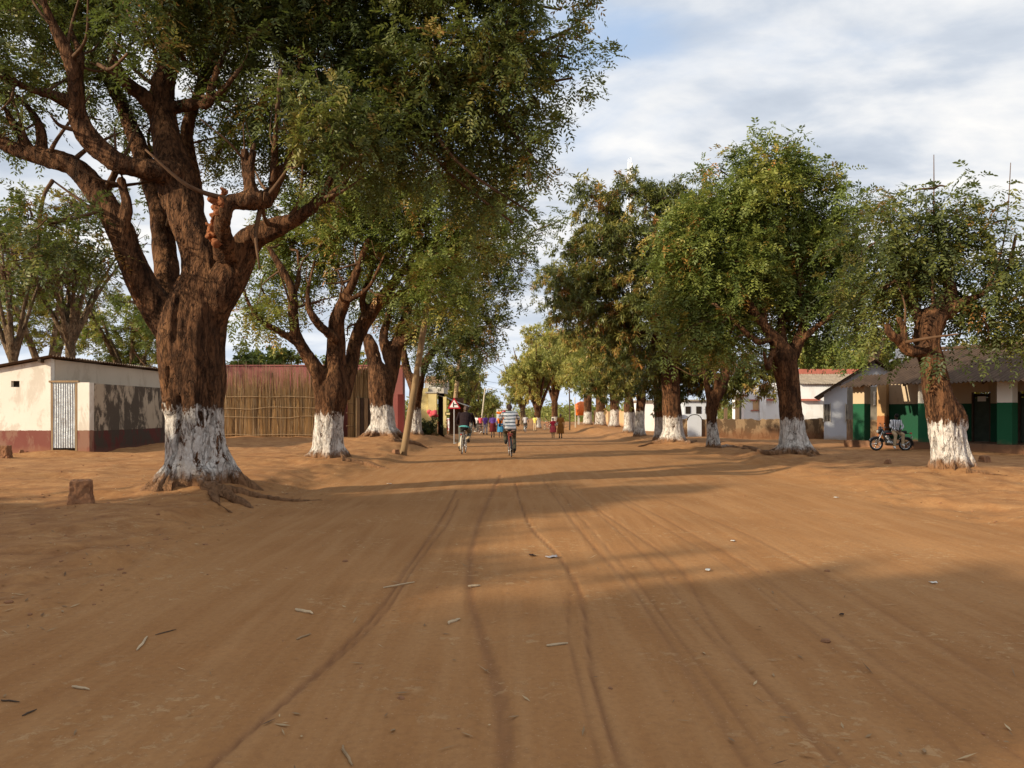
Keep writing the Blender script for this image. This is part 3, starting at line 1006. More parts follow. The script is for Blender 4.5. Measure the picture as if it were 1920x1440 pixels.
L4_limbs = [
    [(778, 826, 36, 0), (778, 800, 30, 0), (778, 760, 27, 0), (782, 720, 30, 0), (792, 690, 22, .1), (812, 660, 17, .2), (838, 640, 12, .3), (868, 615, 8, .4)],
    [(775, 725, 24, 0), (762, 690, 20, .3), (756, 650, 16, .5), (765, 610, 10, .6)],
]
L4_blobs = [(840, 672, 34, 0), (806, 690, 26, 0), (880, 660, 34, .3), (770, 645, 30, .6), (850, 630, 38, .5), (815, 650, 30, .3), (905, 640, 26, .3), (765, 600, 36, .6), (868, 690, 22, .2)]
tree('L4', 'slim dark whitewashed tree behind the leaning pole, next to the yellow shop', L4_limbs, L4_blobs, roots=7, root_len=1.0, paint=1.3, flute=.05, lump=.05, seed=9, dens=3.6, kind=('frond', 4), leaf=.17, width=.058, flen=.36, fronds=6, spread=.5, brown=.1)

# the right hand row
R1_limbs = [
    [(1787, 898, 98, 0), (1780, 850, 74, 0), (1772, 800, 72, 0), (1770, 775, 74, 0), (1756, 735, 62, 0), (1750, 690, 56, 0), (1740, 650, 54, 0), (1742, 612, 58, 0), (1765, 578, 44, .1), (1782, 545, 30, .2), (1772, 512, 22, .2), (1776, 480, 15, .2)],
    [(1795, 800, 40, 0), (1800, 785, 36, -.1), (1792, 765, 30, 0)],
    [(1735, 655, 40, -.1), (1708, 658, 34, -.2), (1690, 640, 26, -.3), (1672, 628, 22, -.4), (1664, 610, 16, -.4)],
    [(1694, 645, 22, -.3), (1696, 618, 18, -.3), (1686, 598, 14, -.3)],
    [(1735, 620, 40, .1), (1718, 590, 28, .2), (1700, 560, 18, .3), (1680, 500, 10, .3)],
    [(1770, 590, 34, 0), (1810, 565, 24, -.1), (1850, 545, 17, -.2), (1890, 500, 10, -.2), (1905, 440, 6, -.2)],
    [(1765, 570, 26, .1), (1790, 560, 22, .4), (1830, 580, 14, .6), (1880, 585, 8, .8)],
    [(1750, 580, 9, 0), (1748, 480, 5, 0), (1751, 380, 3, 0), (1751, 290, 1.6, 0)],
    [(1785, 520, 8, .2), (1795, 430, 4, .2), (1802, 390, 2.5, .2)],
    [(1850, 545, 8, -.2), (1878, 470, 4, -.2), (1890, 390, 2.6, -.2), (1895, 305, 1.5, -.2)],
    [(1720, 600, 9, .1), (1690, 480, 5, .1), (1660, 390, 3, .1)],
]
R1_blobs = [(1655, 400, (22, 40), 0), (1675, 470, (34, 44), 0), (1650, 540, (44, 40), .4), (1720, 420, (34, 40), 0), (1735, 490, (52, 44), .3), (1795, 415, (36, 34), 0), (1800, 470, (48, 40), .2), (1858, 420, (22, 26), 0), (1868, 520, (44, 40), 0), (1905, 590, (44, 34), .3), (1690, 560, (34, 26), .9), (1655, 590, (26, 18), .7),
            (1790, 575, (36, 30), .7), (1915, 480, (44, 44), 0), (1850, 640, (18, 14), .3), (1960, 560, (60, 50), 0), (1812, 372, (18, 26), 0), (1712, 358, (12, 20), 0), (1746, 650, (16, 16), -.45), (1868, 606, (26, 16), .3), (1640, 606, (26, 18), .5), (1885, 380, (14, 24), 0), (1620, 560, (24, 30), .4), (1775, 350, (10, 18), 0), (1830, 440, (34, 34), .2), (1770, 440, (40, 34), .1), (1700, 520, (46, 40), .2), (1760, 520, (44, 30), 1.2), (1840, 570, (40, 34), .3), (1620, 470, (20, 30), 0)]
tree('R1', 'leaning whitewashed tree in front of the green and white building, nearest of the right row', R1_limbs, R1_blobs, roots=8, root_len=.95, paint=.98, flute=.05, lump=.055, seed=12, csize=.19, dens=6.2, kind=('frond', 6), leaf=.12, width=.048, flen=.42, fronds=8, spread=.65, wind=(-.28, 0, -.30), brown=.05, tint0=.37, twigs_drawn=.3, twig_r=.009,
     rootruns=[[(1812, 886, 18, .03), (1850, 889, 11, .03), (1900, 893, 5, -.01)]])

R2_limbs = [
    [(1488, 862, 84, 0), (1486, 825, 60, 0), (1484, 795, 50, 0), (1480, 740, 47, 0), (1473, 690, 52, 0), (1468, 668, 54, 0), (1455, 640, 34, -.1), (1430, 610, 25, -.2), (1405, 570, 18, -.3), (1375, 510, 11, -.3), (1340, 440, 7, -.3)],
    [(1480, 680, 34, .1), (1495, 645, 31, .2), (1510, 600, 20, .3), (1530, 540, 13, .4), (1560, 450, 8, .4)],
    [(1470, 660, 26, .2), (1465, 610, 20, .4), (1468, 540, 15, .5), (1475, 440, 10, .5), (1480, 340, 5, .5)],
    [(1445, 635, 20, -.2), (1420, 640, 16, -.5), (1385, 610, 11, -.6), (1340, 570, 7, -.6)],
    [(1435, 610, 16, -.2), (1425, 540, 12, 0), (1415, 440, 8, 0), (1405, 340, 5, 0)],
    [(1500, 640, 18, .1), (1535, 610, 13, -.2), (1575, 580, 8, -.3)],
    [(1448, 650, 14, -.1), (1440, 690, 12, -.5), (1432, 660, 8, -.7)],
    [(1500, 600, 14, .3), (1500, 500, 10, .2), (1515, 400, 6, .2)],
]
R2_blobs = [(1290, 520, 48, .4), (1345, 410, 62, 0), (1400, 370, 58, 0), (1455, 345, 52, 0), (1495, 310, 36, 0), (1415, 292, (15, 32), 0), (1468, 284, (16, 34), 0), (1440, 310, (24, 30), 0), (1385, 450, 70, 0), (1460, 430, 70, .3), (1535, 400, 52, 0), (1567, 345, (17, 36), 0), (1585, 450, 46, 0), (1555, 500, 58, .3), (1480, 520, 70, 1), (1400, 530, 60, .3), (1330, 500, 60, 0), (1300, 440, 52, 0), (1275, 470, 40, .2), (1290, 555, 50, .3), (1350, 560, 50, .4), (1440, 480, 60, 1), (1510, 460, 60, 1),
            (1540, 575, 46, .5), (1590, 555, 34, 0), (1470, 590, 34, 1.4), (1385, 595, 40, .5), (1305, 585, 36, 0), (1258, 640, 20, -.4), (1345, 640, 24, 0), (1349, 318, (11, 34), 0), (1585, 615, 26, .4), (1540, 630, 30, 1), (1300, 640, 20, -.3), (1608, 376, (13, 28), 0), (1515, 325, (18, 34), 0), (1360, 660, 18, -.2), (1410, 655, 20, .8)]
tree('R2', 'tall whitewashed tree with flared foot before the low compound wall', R2_limbs, R2_blobs, roots=10, root_len=1.25, paint=1.12, flute=.06, lump=.05, seed=14, dens=5.6, kind=('frond', 5), leaf=.15, width=.058, flen=.46, fronds=9, spread=.75, wind=(-.18, 0, -.18), brown=.07, tint0=.45, leafmat='leaf_feather', twig_r=.012,
     rootruns=[[(1465, 852, 16, .02), (1430, 848, 12, .02), (1400, 838, 7, 0), (1385, 836, 5, -.03)], [(1510, 852, 12, .02), (1535, 858, 6, -.02)]])

R3_limbs = [
    [(1338, 845, 32, 0), (1336, 815, 26, 0), (1334, 785, 24, 0), (1336, 755, 28, 0), (1350, 728, 26, -.1), (1360, 700, 22, -.1), (1356, 680, 20, 0), (1352, 660, 10, 0)],
    [(1332, 755, 20, 0), (1326, 725, 15, -.1), (1322, 700, 13, -.2), (1308, 682, 14, -.2), (1300, 672, 10, -.2)],
    [(1343, 735, 12, -.2), (1342, 705, 9, -.4), (1328, 680, 8, -.4), (1322, 668, 6, -.4)],
    [(1358, 690, 12, 0), (1372, 680, 9, -.2), (1388, 690, 6, -.3)],
]
R3_blobs = [(1352, 648, 20, 0), (1300, 655, 18, 0), (1275, 645, 14, -.2), (1385, 668, 16, 0), (1325, 640, 18, .2)]
tree('R3', 'short twisted whitewashed tree with stubby limbs between the two big right trunks', R3_limbs, R3_blobs, roots=6, root_len=1.1, paint=1.02, flute=.06, lump=.05, seed=15, dens=3.4, kind=('frond', 4), leaf=.15, width=.05, flen=.42, fronds=5, spread=.4, wind=(-.15, 0, -.1), leafmat='leaf_feather',
     rootruns=[[(1350, 840, 12, .02), (1375, 838, 8, .02), (1400, 842, 5, -.02)]])

R4_limbs = [
    [(1263, 838, 62, 0), (1262, 808, 46, 0), (1261, 790, 42, 0), (1259, 740, 40, 0), (1257, 690, 38, 0), (1254, 640, 30, .3), (1240, 570, 22, .6), (1225, 480, 15, .8), (1230, 400, 8, 1)],
    [(1256, 670, 26, 0), (1220, 630, 20, -.5), (1180, 600, 14, -.8), (1140, 540, 9, -1)],
    [(1257, 660, 24, .2), (1290, 610, 18, .8), (1320, 560, 11, 1.2)],
]
R4_blobs = [(1105, 358, (30, 22), 0), (1130, 395, (50, 40), 0), (1180, 360, (46, 30), .5), (1240, 372, (54, 42), 0), (1300, 380, (46, 40), 1), (1085, 470, 50, 0), (1150, 460, 72, -.6), (1230, 450, 74, -.6), (1290, 450, 56, .5), (1060, 540, 44, 0), (1110, 560, 72, -.5), (1180, 560, 80, -1), (1260, 560, 84, -.6), (1190, 640, 62, -.5), (1300, 640, 70, .8), (1250, 690, 44, 1.5), (1330, 690, 50, 1.2),
            (1395, 700, 46, 1.2), (1290, 725, 34, 1), (1370, 730, 28, 1), (1240, 730, 34, 1.8), (1325, 560, 50, 1.5), (1430, 690, 40, 1.6), (1425, 725, 20, 1.4)]
MANGO = dict(kind=('whorl', 8), leaf=.24, width=.062, flen=.22, leafmat='leaf_mango')
tree('R4', 'large dark mango tree with the widest whitewashed trunk in the right cluster', R4_limbs, R4_blobs, roots=9, root_len=1.2, paint=1.15, flute=.05, lump=.045, seed=16, dens=3.5, fronds=7, spread=.6, hollow=2.8, brown=.12, tint0=.46, twig_r=.016,
     rootruns=[[(1245, 828, 16, .02), (1220, 832, 12, .03), (1195, 838, 7, -.02)], [(1290, 832, 14, .02), (1305, 826, 8, -.02)]], **MANGO)
R4b_limbs = [[(1239, 832, 38, 0), (1238, 805, 26, 0), (1237, 780, 25, 0), (1236, 740, 24, 0), (1232, 700, 20, .2), (1222, 650, 13, .4)], [(1248, 822, 14, .3), (1247, 790, 10, .3), (1247, 760, 9, .3)]]
tree('R4b', 'thinner whitewashed trunk standing just left of the widest mango trunk', R4b_limbs, [(1225, 690, 40, .3), (1210, 640, 50, .6), (1245, 640, 40, 1.5), (1205, 720, 30, .8)], roots=6, root_len=1.1, paint=1.15, seed=17, dens=3.0, fronds=4, spread=.42, brown=.1, tint0=.4, flute=.03, lump=.03, **MANGO)
R5_limbs = [[(1199, 826, 32, 0), (1199, 800, 22, 0), (1200, 770, 20, 0), (1202, 745, 20, 0), (1198, 720, 16, 0), (1180, 680, 12, .5), (1150, 640, 8, .8)]]
R5_blobs = [(1042, 556, 42, 0), (1100, 598, 58, 0), (1062, 590, 36, .4), (1135, 665, 56, 0), (1125, 725, 34, .3), (1165, 715, 42, 0), (1195, 700, 40, .5), (1160, 650, 50, -.8), (1095, 640, 34, .2), (1030, 520, 30, .3)]
tree('R5', 'slender dark mango trunk with white foot, single stem left of the widest trunk', R5_limbs, R5_blobs, roots=6, root_len=1.2, paint=1.5, seed=18, dens=2.7, fronds=5, spread=.45, brown=.12, tint0=.46, flute=.03, lump=.03, **MANGO)
R5b_limbs = [[(1176, 818, 28, 0), (1177, 800, 18, 0), (1177, 760, 17, 0), (1180, 730, 18, 0), (1170, 690, 12, 0)], [(1189, 816, 17, .6), (1188, 790, 13, .6), (1184, 760, 13, .5), (1180, 735, 12, .3)]]
tree('R5b', 'pair of crossing whitewashed stems in the right hand mango cluster', R5b_limbs, [(1165, 700, 36, 0), (1180, 720, 30, .4), (1150, 720, 34, .4), (1135, 735, 24, .2)], roots=6, root_len=1.0, paint=1.4, seed=19, dens=2.7, fronds=4, spread=.45, brown=.1, tint0=.42, flute=.03, lump=.03, **MANGO)
R6_limbs = [[(1152, 806, 26, 0), (1152, 790, 20, 0), (1152, 770, 19, 0), (1152, 755, 20, 0), (1148, 735, 14, 0), (1135, 700, 9, .5)], [(1155, 760, 12, 0), (1165, 735, 9, .5), (1170, 700, 6, .5)]]
tree('R6', 'stout whitewashed trunk at the far end of the dark mango cluster', R6_limbs, [(1125, 690, 36, 0), (1140, 720, 30, 0), (1105, 715, 30, 0), (1160, 700, 30, 1), (1090, 680, 34, 1), (1110, 650, 40, 1)], roots=7, root_len=1.3, paint=1.6, seed=20, dens=1.6, kind=('whorl', 7), leaf=.34, width=.10, flen=.3, leafmat='leaf_olive', fronds=5, spread=.6, brown=.1, tint0=.4, flute=.03, lump=.03)


def simple_tree(label, pos, h, rc, leafmat, seed, trunk_r=.35, fork=.35, paint=0.0, group=None, dens=1.6, leaf=.34, width=.11, lobes=14, low=.35, bark='bark_plain', flat=.8, kind=('whorl', 6), fronds=4, name='tree', cat='tree', hollow=2.6, tint0=.45, lean=0.0, bare=0, twig=.02, brown=.06):
    rng = np.random.default_rng(seed)
    root = empty(name, pos, label, cat, group=group)
    mb = MB()
    fz = h * fork
    lx = lean * fz
    mb.tube(smooth_line([[0, 0, -.2, trunk_r * 1.5], [0, 0, .25, trunk_r * 1.15], [lx * .5, 0, fz * .5, trunk_r * .95], [lx, 0, fz, trunk_r]], 5)[:, :3], smooth_line([[trunk_r * 1.6], [trunk_r * 1.15], [trunk_r * .95], [trunk_r]], 5)[:, 0], 10)
    tips = []
    nl = 5 + bare
    for k_ in range(nl):
        a = 2 * np.pi * (k_ + rng.random() * .7) / nl
        rr = rc * (.35 + .4 * rng.random())
        top = h * (.72 + .2 * rng.random())
        P = [[lx, 0, fz * .9, trunk_r * .62], [lx + math.cos(a) * rr * .4, math.sin(a) * rr * .4, fz + (top - fz) * .4, trunk_r * .42], [lx + math.cos(a) * rr * .8, math.sin(a) * rr * .8, fz + (top - fz) * .75, trunk_r * .25], [lx + math.cos(a) * rr, math.sin(a) * rr, top, trunk_r * .12]]
        s = smooth_line(P, 5)
        mb.tube(s[:, :3], s[:, 3], 7)
        tips += [q[:3] for q in s[6:]]
    me = fuse(mb, 'trunk', max(.07, trunk_r * .16), 1)
    tr = obj('trunk', me, M[bark], root)
    tr['paint'] = paint
    tr['wear'] = float(rng.uniform(-.02, .05))
    bl = []
    cz = h * (low + 1) / 2
    hz = h * (1 - low) / 2
    for k_ in range(lobes):
        d = unit(rng.normal(0, 1, 3))
        q = d * np.array([rc * .68, rc * .68, hz * .68]) * (.55 + .45 * rng.random())
        r = rc * (.26 + .2 * rng.random())
        bl.append((q + np.array([lx, 0, cz]), (r, r, r * flat)))
    V, f, T, tw = crown(rng, bl, dens=dens, kind=kind, leaf=leaf, width=width, flen=leaf, tips=tips, fronds=fronds, spread=leaf * 1.6, hollow=hollow, tint0=tint0, twigs_drawn=.3 if not bare else .9, twig_r=twig, brown=brown)
    obj('crown', mesh_np('crown', V, [f], False, T), M[leafmat], root)
    br = tw.build('branches', M['twig'], root)
    br['kind'] = 'stuff'
    NTRI[0] += len(f) * 2 + len(me.polygons) * 2 + len(br.data.polygons) * 2
    return root


def G(px, d):
    x = (px - 960) * d / F
    return Vector((x, d, ter(x, d)))


ROW = 'street trees with whitewashed trunks'
simple_tree('whitewashed tree on the mound, second behind the dark mango cluster', G(1126, 84), 11.5, 4.8, 'leaf_olive', 31, .55, .28, 1.5, ROW, 1.3, .36, .12, 16, .26, 'bark')
simple_tree('forked whitewashed tree in front of the orange water tank', G(1102, 92), 12.5, 5.0, 'leaf_olive', 32, .5, .25, 1.5, ROW, 1.2, .38, .12, 16, .28, 'bark')
simple_tree('yellow green sunlit tree above the woman and girl, far down the right side', G(1040, 118), 17.5, 6.4, 'leaf_olive', 33, .5, .2, 1.4, ROW, 1.2, .42, .15, 20, .16, 'bark', tint0=.55)
simple_tree('pale whitewashed tree overhanging the parked motorcycles, farthest of the right row', G(1008, 104), 13.0, 4.6, 'leaf_olive', 34, .45, .16, 1.4, ROW, 1.3, .40, .14, 18, .15, 'bark', tint0=.6)
simple_tree('sunlit olive tree on the right where the street closes', G(980, 134), 12.5, 4.8, 'leaf_olive', 35, .45, .2, 1.2, ROW, 1.1, .45, .16, 16, .12, tint0=.6)
simple_tree('bushy olive tree behind the yellow shop on the left', G(868, 70), 6.6, 2.9, 'leaf_olive', 36, .35, .2, 1.2, ROW, 1.7, .32, .11, 16, .16, tint0=.4, brown=.12)
simple_tree('dark green tree beside the far pale pole on the left', G(893, 92), 6.6, 2.8, 'leaf_olive', 37, .35, .2, 1.2, ROW, 1.6, .36, .13, 14, .1, tint0=.32)
simple_tree('small far tree at the left end of the street', G(915, 150), 6.5, 3.6, 'leaf_olive', 38, .35, .2, 0, ROW, 1.1, .5, .17, 12, .1, tint0=.4)
# behind the hut and the reed fence
simple_tree('tall feathery half bare tree with pale trunk rising behind the hut roof', G(132, 40), 14.0, 4.4, 'leaf_fresh', 41, .25, .36, 0, 'trees behind the left compound', 1.3, .14, .045, 16, .42, kind=('frond', 4), fronds=4, tint0=.62, bare=5, twig=.018)
simple_tree('feathery half bare tree at the left edge above the hut roof', G(25, 38), 12.0, 3.8, 'leaf_fresh', 42, .21, .32, 0, 'trees behind the left compound', 1.4, .14, .045, 14, .36, kind=('frond', 4), fronds=4, tint0=.62, bare=4, twig=.018)
simple_tree('soft olive tree between the hut roof and the biggest trunk', G(245, 46), 9.5, 4.2, 'leaf_fresh', 43, .35, .25, 0, 'trees behind the left compound', 1.8, .2, .06, 16, .2, kind=('frond', 4), fronds=5, tint0=.55)
simple_tree('rounded bright green bushy tree behind the maroon wall', G(492, 46), 5.6, 2.6, 'leaf_fresh', 44, .3, .3, 0, 'trees behind the left compound', 3.2, .26, .11, 16, .25, fronds=5, tint0=.42, brown=.02)
simple_tree('green bushy tree far behind the reed fence', G(640, 60), 6.5, 3.4, 'leaf_fresh', 45, .3, .3, 0, 'trees behind the left compound', 1.6, .3, .12, 14, .2, tint0=.4)
simple_tree('pale feathery tree far behind the hut', G(90, 62), 17.0, 7.0, 'leaf_fresh', 46, .5, .2, 0, 'trees behind the left compound', .8, .3, .1, 18, .3, kind=('frond', 3), fronds=4, tint0=.7)
# behind the right hand buildings
for i_, (px, d, h, rc, lab) in enumerate(((1530, 66, 9.0, 5.0, 'sunny green tree behind the white house with the red roof band'), (1600, 64, 7.5, 3.6, 'bright bush tree behind the grey gable house, right of the sunny green tree'), (1665, 62, 8.5, 3.6, 'yellow green tree over the gable roof beside the white trunk'), (1880, 60, 7.6, 4.4, 'yellow green shrubby tree above the ridge of the veranda roof'), (1760, 66, 6.5, 4.0, 'green tree behind the leaning right trunk'), (1960, 58, 8.0, 4.0, 'yellow green tree at the right edge above the roof'))):
    simple_tree(lab, G(px, d), h, rc, 'leaf_fresh', 50 + i_, .3, .3, 0, 'trees behind the right compounds', 1.7, .32, .13, 16, .25, tint0=.62, fronds=5, brown=.02)
wt = G(1640, 58)
simple_tree('bare white trunked tree over the gable roof', wt, 9.6, 2.4, 'leaf_fresh', 60, .22, .55, 0, 'trees behind the right compounds', .5, .3, .1, 8, .55, bark='twig_white' if 'twig_white' in M else 'bark_plain', bare=3, tint0=.6)
# the same street goes on behind and beside the photographer: these shade the road
for i_, (x, y, h, rc) in enumerate(((-15.5, 5.2, 8.6, 3.9), (-17, .6, 8.2, 4.0), (-15.0, -5.8, 10.6, 4.2), (-17, -10.5, 11.0, 4.2), (-14, -14, 10.5, 4.2), (-12.0, -9.5, 9.0, 3.6), (-24, -6, 11.0, 4.4))):
    simple_tree('mango tree beside the street, left of the photographer', (x, y, ter(x, y)), h, rc, 'leaf_mango', 70 + i_, .35, .25, 1.2, 'mango trees left of the photographer', 2.2, .34, .12, 22, .08, fronds=4, tint0=.4)

# a far wood closes the horizon
rng = np.random.default_rng(99)
n = 1500
ang = rng.uniform(-62, 62, n)
dist = rng.uniform(170, 420, n)
x, y = dist * np.sin(np.radians(ang)), dist * np.cos(np.radians(ang))
gap = (np.abs(x / y) < .035) & (y < 260)
x, y = x[~gap], y[~gap]
n = len(x)
hgt = 1.5 + 4.5 * rng.random(n) + 2.5 * vnoise(np.stack([x * .02, y * .02, y * 0], 1), 4)
Cc = []
for k_ in range(46):
    d_ = unit(rng.normal(0, 1, (n, 3)))
    d_[:, 2] = np.abs(d_[:, 2])
    Cc.append(np.stack([x, y, terrain(x, y) - .3], 1) + d_ * np.stack([2.6 + hgt * .25, 2.6 + hgt * .25, hgt], 1) * (.7 + .3 * rng.random(n))[:, None])
Cc = np.concatenate(Cc)
Vw, Tw = leaf_arrays(rng, Cc, unit(rng.normal(0, 1, Cc.shape)), np.full(len(Cc), 1.0), ('whorl', 2), 1.25, .62, np.clip(.3 + rng.normal(0, .14, len(Cc)), 0, 1))
fw_ = obj('wood', mesh_np('wood', Vw, [np.arange(len(Vw)).reshape(-1, 4)], False, Tw), M['leaf_olive'])
tag(fw_, 'far green wood along the horizon behind the town', 'wood', kind='stuff')
NTRI[0] += len(Vw) // 2

# red termite mud on the big tree's cut limbs
rng = np.random.default_rng(5)
for i_, (px, py, r, dd, lab) in enumerate([(410, 378, 13, -1.3, 'lumpy orange termite mud on the end of the cut log'), (420, 360, 7, -1.25, 'orange termite mud crest above the cut log'), (404, 430, 15, -.95, 'ragged orange termite mud mass in the crotch of the big tree')]):
    d = FOOT['L1'].y + dd
    c_ = W(px, py, d)
    mb = MB()
    for k_ in range(16):
        o3 = rng.normal(0, .55, 3) * r * d / F
        mb.ball(o3 * np.array([1.0, .6, 1.15]), r * d / F * (.22 + .42 * rng.random()), None, 10, 7)
    me = fuse(mb, 'mud', .014, 1)
    V, Nn = getco(me), getno(me)
    setco(me, V + Nn * (.10 * fbm(V * 9, 2, i_) + .07 * fbm(V * 24, 3, i_ + 3))[:, None])
    mo = obj('mud_clump', me, M['mud'], None, c_)
    tag(mo, lab, 'termite mud', 'termite mud on the big tree')

# ------------------------------------------------------------------ buildings
def corr_sheet(width, length, pitch=.18, amp=.028, th=.006, rows=2, sag=0.0, seed=0):
    """one corrugated sheet: waves along X, falling along -Y from the origin"""
    n = int(round(width / pitch * 6)) + 1
    x = np.linspace(0, width, n)
    z = amp * np.cos(x / pitch * 2 * np.pi)
    ys = np.linspace(0, -length, rows)
    top = np.concatenate([np.stack([x, np.full(n, yy), z + th + sag * math.sin(k_ / max(1, rows - 1) * math.pi)], 1) for k_, yy in enumerate(ys)])
    bot = top - np.array([0, 0, th])
    V = np.concatenate([top, bot])
    N = n * rows
    f = []
    for r in range(rows - 1):
        for i in range(n - 1):
            a = r * n + i
            f.append([a, a + n, a + n + 1, a + 1])
            f.append([N + a, N + a + 1, N + a + n + 1, N + a + n])
    for i in range(n - 1):
        f.append([i, i + 1, N + i + 1, N + i])
        a = (rows - 1) * n + i
        f.append([a + 1, a, N + a, N + a + 1])
    for r in range(rows - 1):
        a = r * n
        f.append([a + n, a, N + a, N + a + n])
        a = r * n + n - 1
        f.append([a, a + n, N + a + n, N + a])
    return mesh_np('roof_sheet', V, [f])


def box(name, c, s, m_, parent, rot=None, bev=0.0):
    mb = MB()
    mb.box((0, 0, 0), s)
    o = mb.build(name, m_, parent)
    from mathutils import Euler
    o.data.transform(Matrix.Translation(c) @ (Euler(rot).to_matrix().to_4x4() if rot else Matrix.Identity(4)))
    if bev:
        b = o.modifiers.new('b', 'BEVEL')
        b.width = bev
        b.segments = 2
    return o


M['hut'] = mat_wall('hut_paint', (0.80, 0.76, 0.68), (0.20, 0.062, 0.048), .72, (0.36, 0.26, 0.17), .35, (0.28, 0.12, 0.07), .28, .02, 1.6, cut=.49)
M['stained'] = mat_wall('stained_plaster', (0.46, 0.38, 0.28), (0.115, 0.028, 0.022), .70, (0.060, 0.046, 0.034), .92, (0.14, 0.05, 0.035), .2, .015, 1.9, cut=.43)
M['cream_shade'] = mat_wall('shaded_cream_plaster', (0.62, 0.52, 0.40), None, 0, (0.3, 0.2, 0.12), .25, (0.3, 0.16, 0.08), .2)  # hut wall turned from the sun: its shade is put into the cream
M['asbestos'] = mat('asbestos', (0.090, 0.056, 0.036), .92, .4, 2.2, .3, stretch=(1, .5, 1))
M['tin'] = mat('galvanised_tin', (0.55, 0.58, 0.60), .42, .22, 5, .5, .55, .5, stretch=(1, 1, .4))
M['dark'] = mat('dark_inside', (0.02, 0.014, 0.01), .9, .2, 3, 0)  # near-black colour standing in for unlit insides; also on a few dark parts
M['wood'] = mat('wood', (0.30, 0.20, 0.11), .85, .3, 3, .4, stretch=(3, 3, .4))
M['wood_dark'] = mat('wood_dark', (0.07, 0.045, 0.03), .85, .3, 3, .4)
M['maroon'] = mat_wall('maroon_paint', (0.27, 0.095, 0.085), None, 0, (0.15, 0.055, 0.05), .3, (0.25, 0.12, 0.07), .5)
M['pinkwall'] = mat_wall('pink_paint', (0.42, 0.10, 0.085), None, 0, (0.25, 0.07, 0.05), .3, (0.28, 0.12, 0.07), .4)
M['reed'] = mat_leaf('reed', [(0.0, (0.17, 0.10, 0.045)), (0.5, (0.52, 0.35, 0.17)), (1.0, (0.74, 0.57, 0.34))], .06, (0.4, 0.3, 0.12), .7)
M['green'] = mat_wall('shaded_green_paint', (0.50, 0.39, 0.27), (0.008, 0.066, 0.032), 2.02, (0.02, 0.05, 0.03), .22, (0.24, 0.13, 0.07), .45, .006)  # green coat darkened for the veranda's shade, below the pillars' green
M['pillar'] = mat_wall('pillar_paint', (0.74, 0.70, 0.62), (0.012, 0.098, 0.044), 2.02, (0.05, 0.09, 0.05), .16, (0.22, 0.14, 0.08), .5, .006)
M['corner'] = mat_wall('corner_pillar_paint', (0.50, 0.38, 0.25), (0.008, 0.080, 0.038), 2.02, (0.16, 0.10, 0.05), .3, (0.22, 0.14, 0.08), .45, .006)
M['plinth'] = mat_wall('plinth_plaster', (0.185, 0.098, 0.055), None, 0, (0.09, 0.05, 0.03), .5, (0.25, 0.12, 0.06), .3)
M['greywall'] = mat_wall('grey_plaster', (0.27, 0.24, 0.19), None, 0, (0.11, 0.10, 0.085), .7, (0.34, 0.19, 0.09), .8, scale=1.1, cut=.46)
M['rubble'] = mat_wall('rubble_wall', (0.34, 0.23, 0.13), None, 0, (0.095, 0.058, 0.032), .85, (0.22, 0.095, 0.042), .85, scale=2.6, cut=.44)
M['white'] = mat_wall('white_paint', (0.82, 0.83, 0.85), None, 0, (0.55, 0.52, 0.47), .35, (0.42, 0.26, 0.16), .3, scale=.9)
M['whitegrey'] = mat_wall('whitegrey_paint', (0.55, 0.58, 0.64), None, 0, (0.42, 0.43, 0.45), .3, (0.40, 0.3, 0.2), .3, scale=.9)
M['terracotta'] = mat('terracotta_paint', (0.42, 0.135, 0.095), .8, .2, 3, .1)
M['roofgrey'] = mat('old_corrugated_roof', (0.25, 0.205, 0.16), .9, .3, 2, .2)
M['peach'] = mat_wall('peach_paint', (0.62, 0.40, 0.22), None, 0, (0.36, 0.22, 0.12), .4, (0.36, 0.19, 0.09), .5)
M['yellow'] = mat_wall('yellow_paint', (0.70, 0.58, 0.28), None, 0, (0.42, 0.30, 0.13), .35, (0.22, 0.16, 0.07), .6)
M['concrete'] = mat('concrete', (0.50, 0.46, 0.40), .9, .2, 4, .3)
M['orange'] = mat('orange_plastic', (0.75, 0.17, 0.03), .45, .1, 3, 0, spec=.4)
M['black'] = mat('black_rubber', (0.012, 0.012, 0.012), .65, .2, 5, 0)
M['steel'] = mat('steel', (0.45, 0.45, 0.45), .35, .15, 6, 0, .85)
M['door_green'] = mat('door_green', (0.045, 0.060, 0.042), .6, .3, 4, .2)
M['corner_orange'] = mat_wall('orange_plaster', (0.50, 0.33, 0.16), (0.30, 0.11, 0.04), 1.45, (0.2,0.1,0.05), .3, (0.28,0.12,0.05), .5, .1)
M['paper'] = mat('paper', (0.62, 0.60, 0.55), .8, .1, 3, 0)

# --- the hut with its yard wall and tin door
hx, hy = W(95, 848, 25.3).x, 25.3
hz = .18
hut = empty('hut', (hx, hy, hz), 'small white hut with maroon base, tin door and walled yard', 'hut')
poly = [(-5.2, -.3), (0, -.3), (0, 3.02), (-5.2, 2.06)]
mb = MB()
hole = (-1.27, -1.00, 2.11, 2.31)      # the vent through the front wall
x0, x1, z0, z1 = hole
top = lambda x: 3.02 + x * .1846
mb.prism([(-5.2, -.3), (x0, -.3), (x0, top(x0)), (-5.2, top(-5.2))], 0, .22, 'xz')
mb.prism([(x1, -.3), (0, -.3), (0, top(0)), (x1, top(x1))], 0, .22, 'xz')
mb.prism([(x0, -.3), (x1, -.3), (x1, z0), (x0, z0)], 0, .22, 'xz')
mb.prism([(x0, z1), (x1, z1), (x1, top(x1)), (x0, top(x0))], 0, .22, 'xz')
mb.build('front_wall', M['hut'], hut)
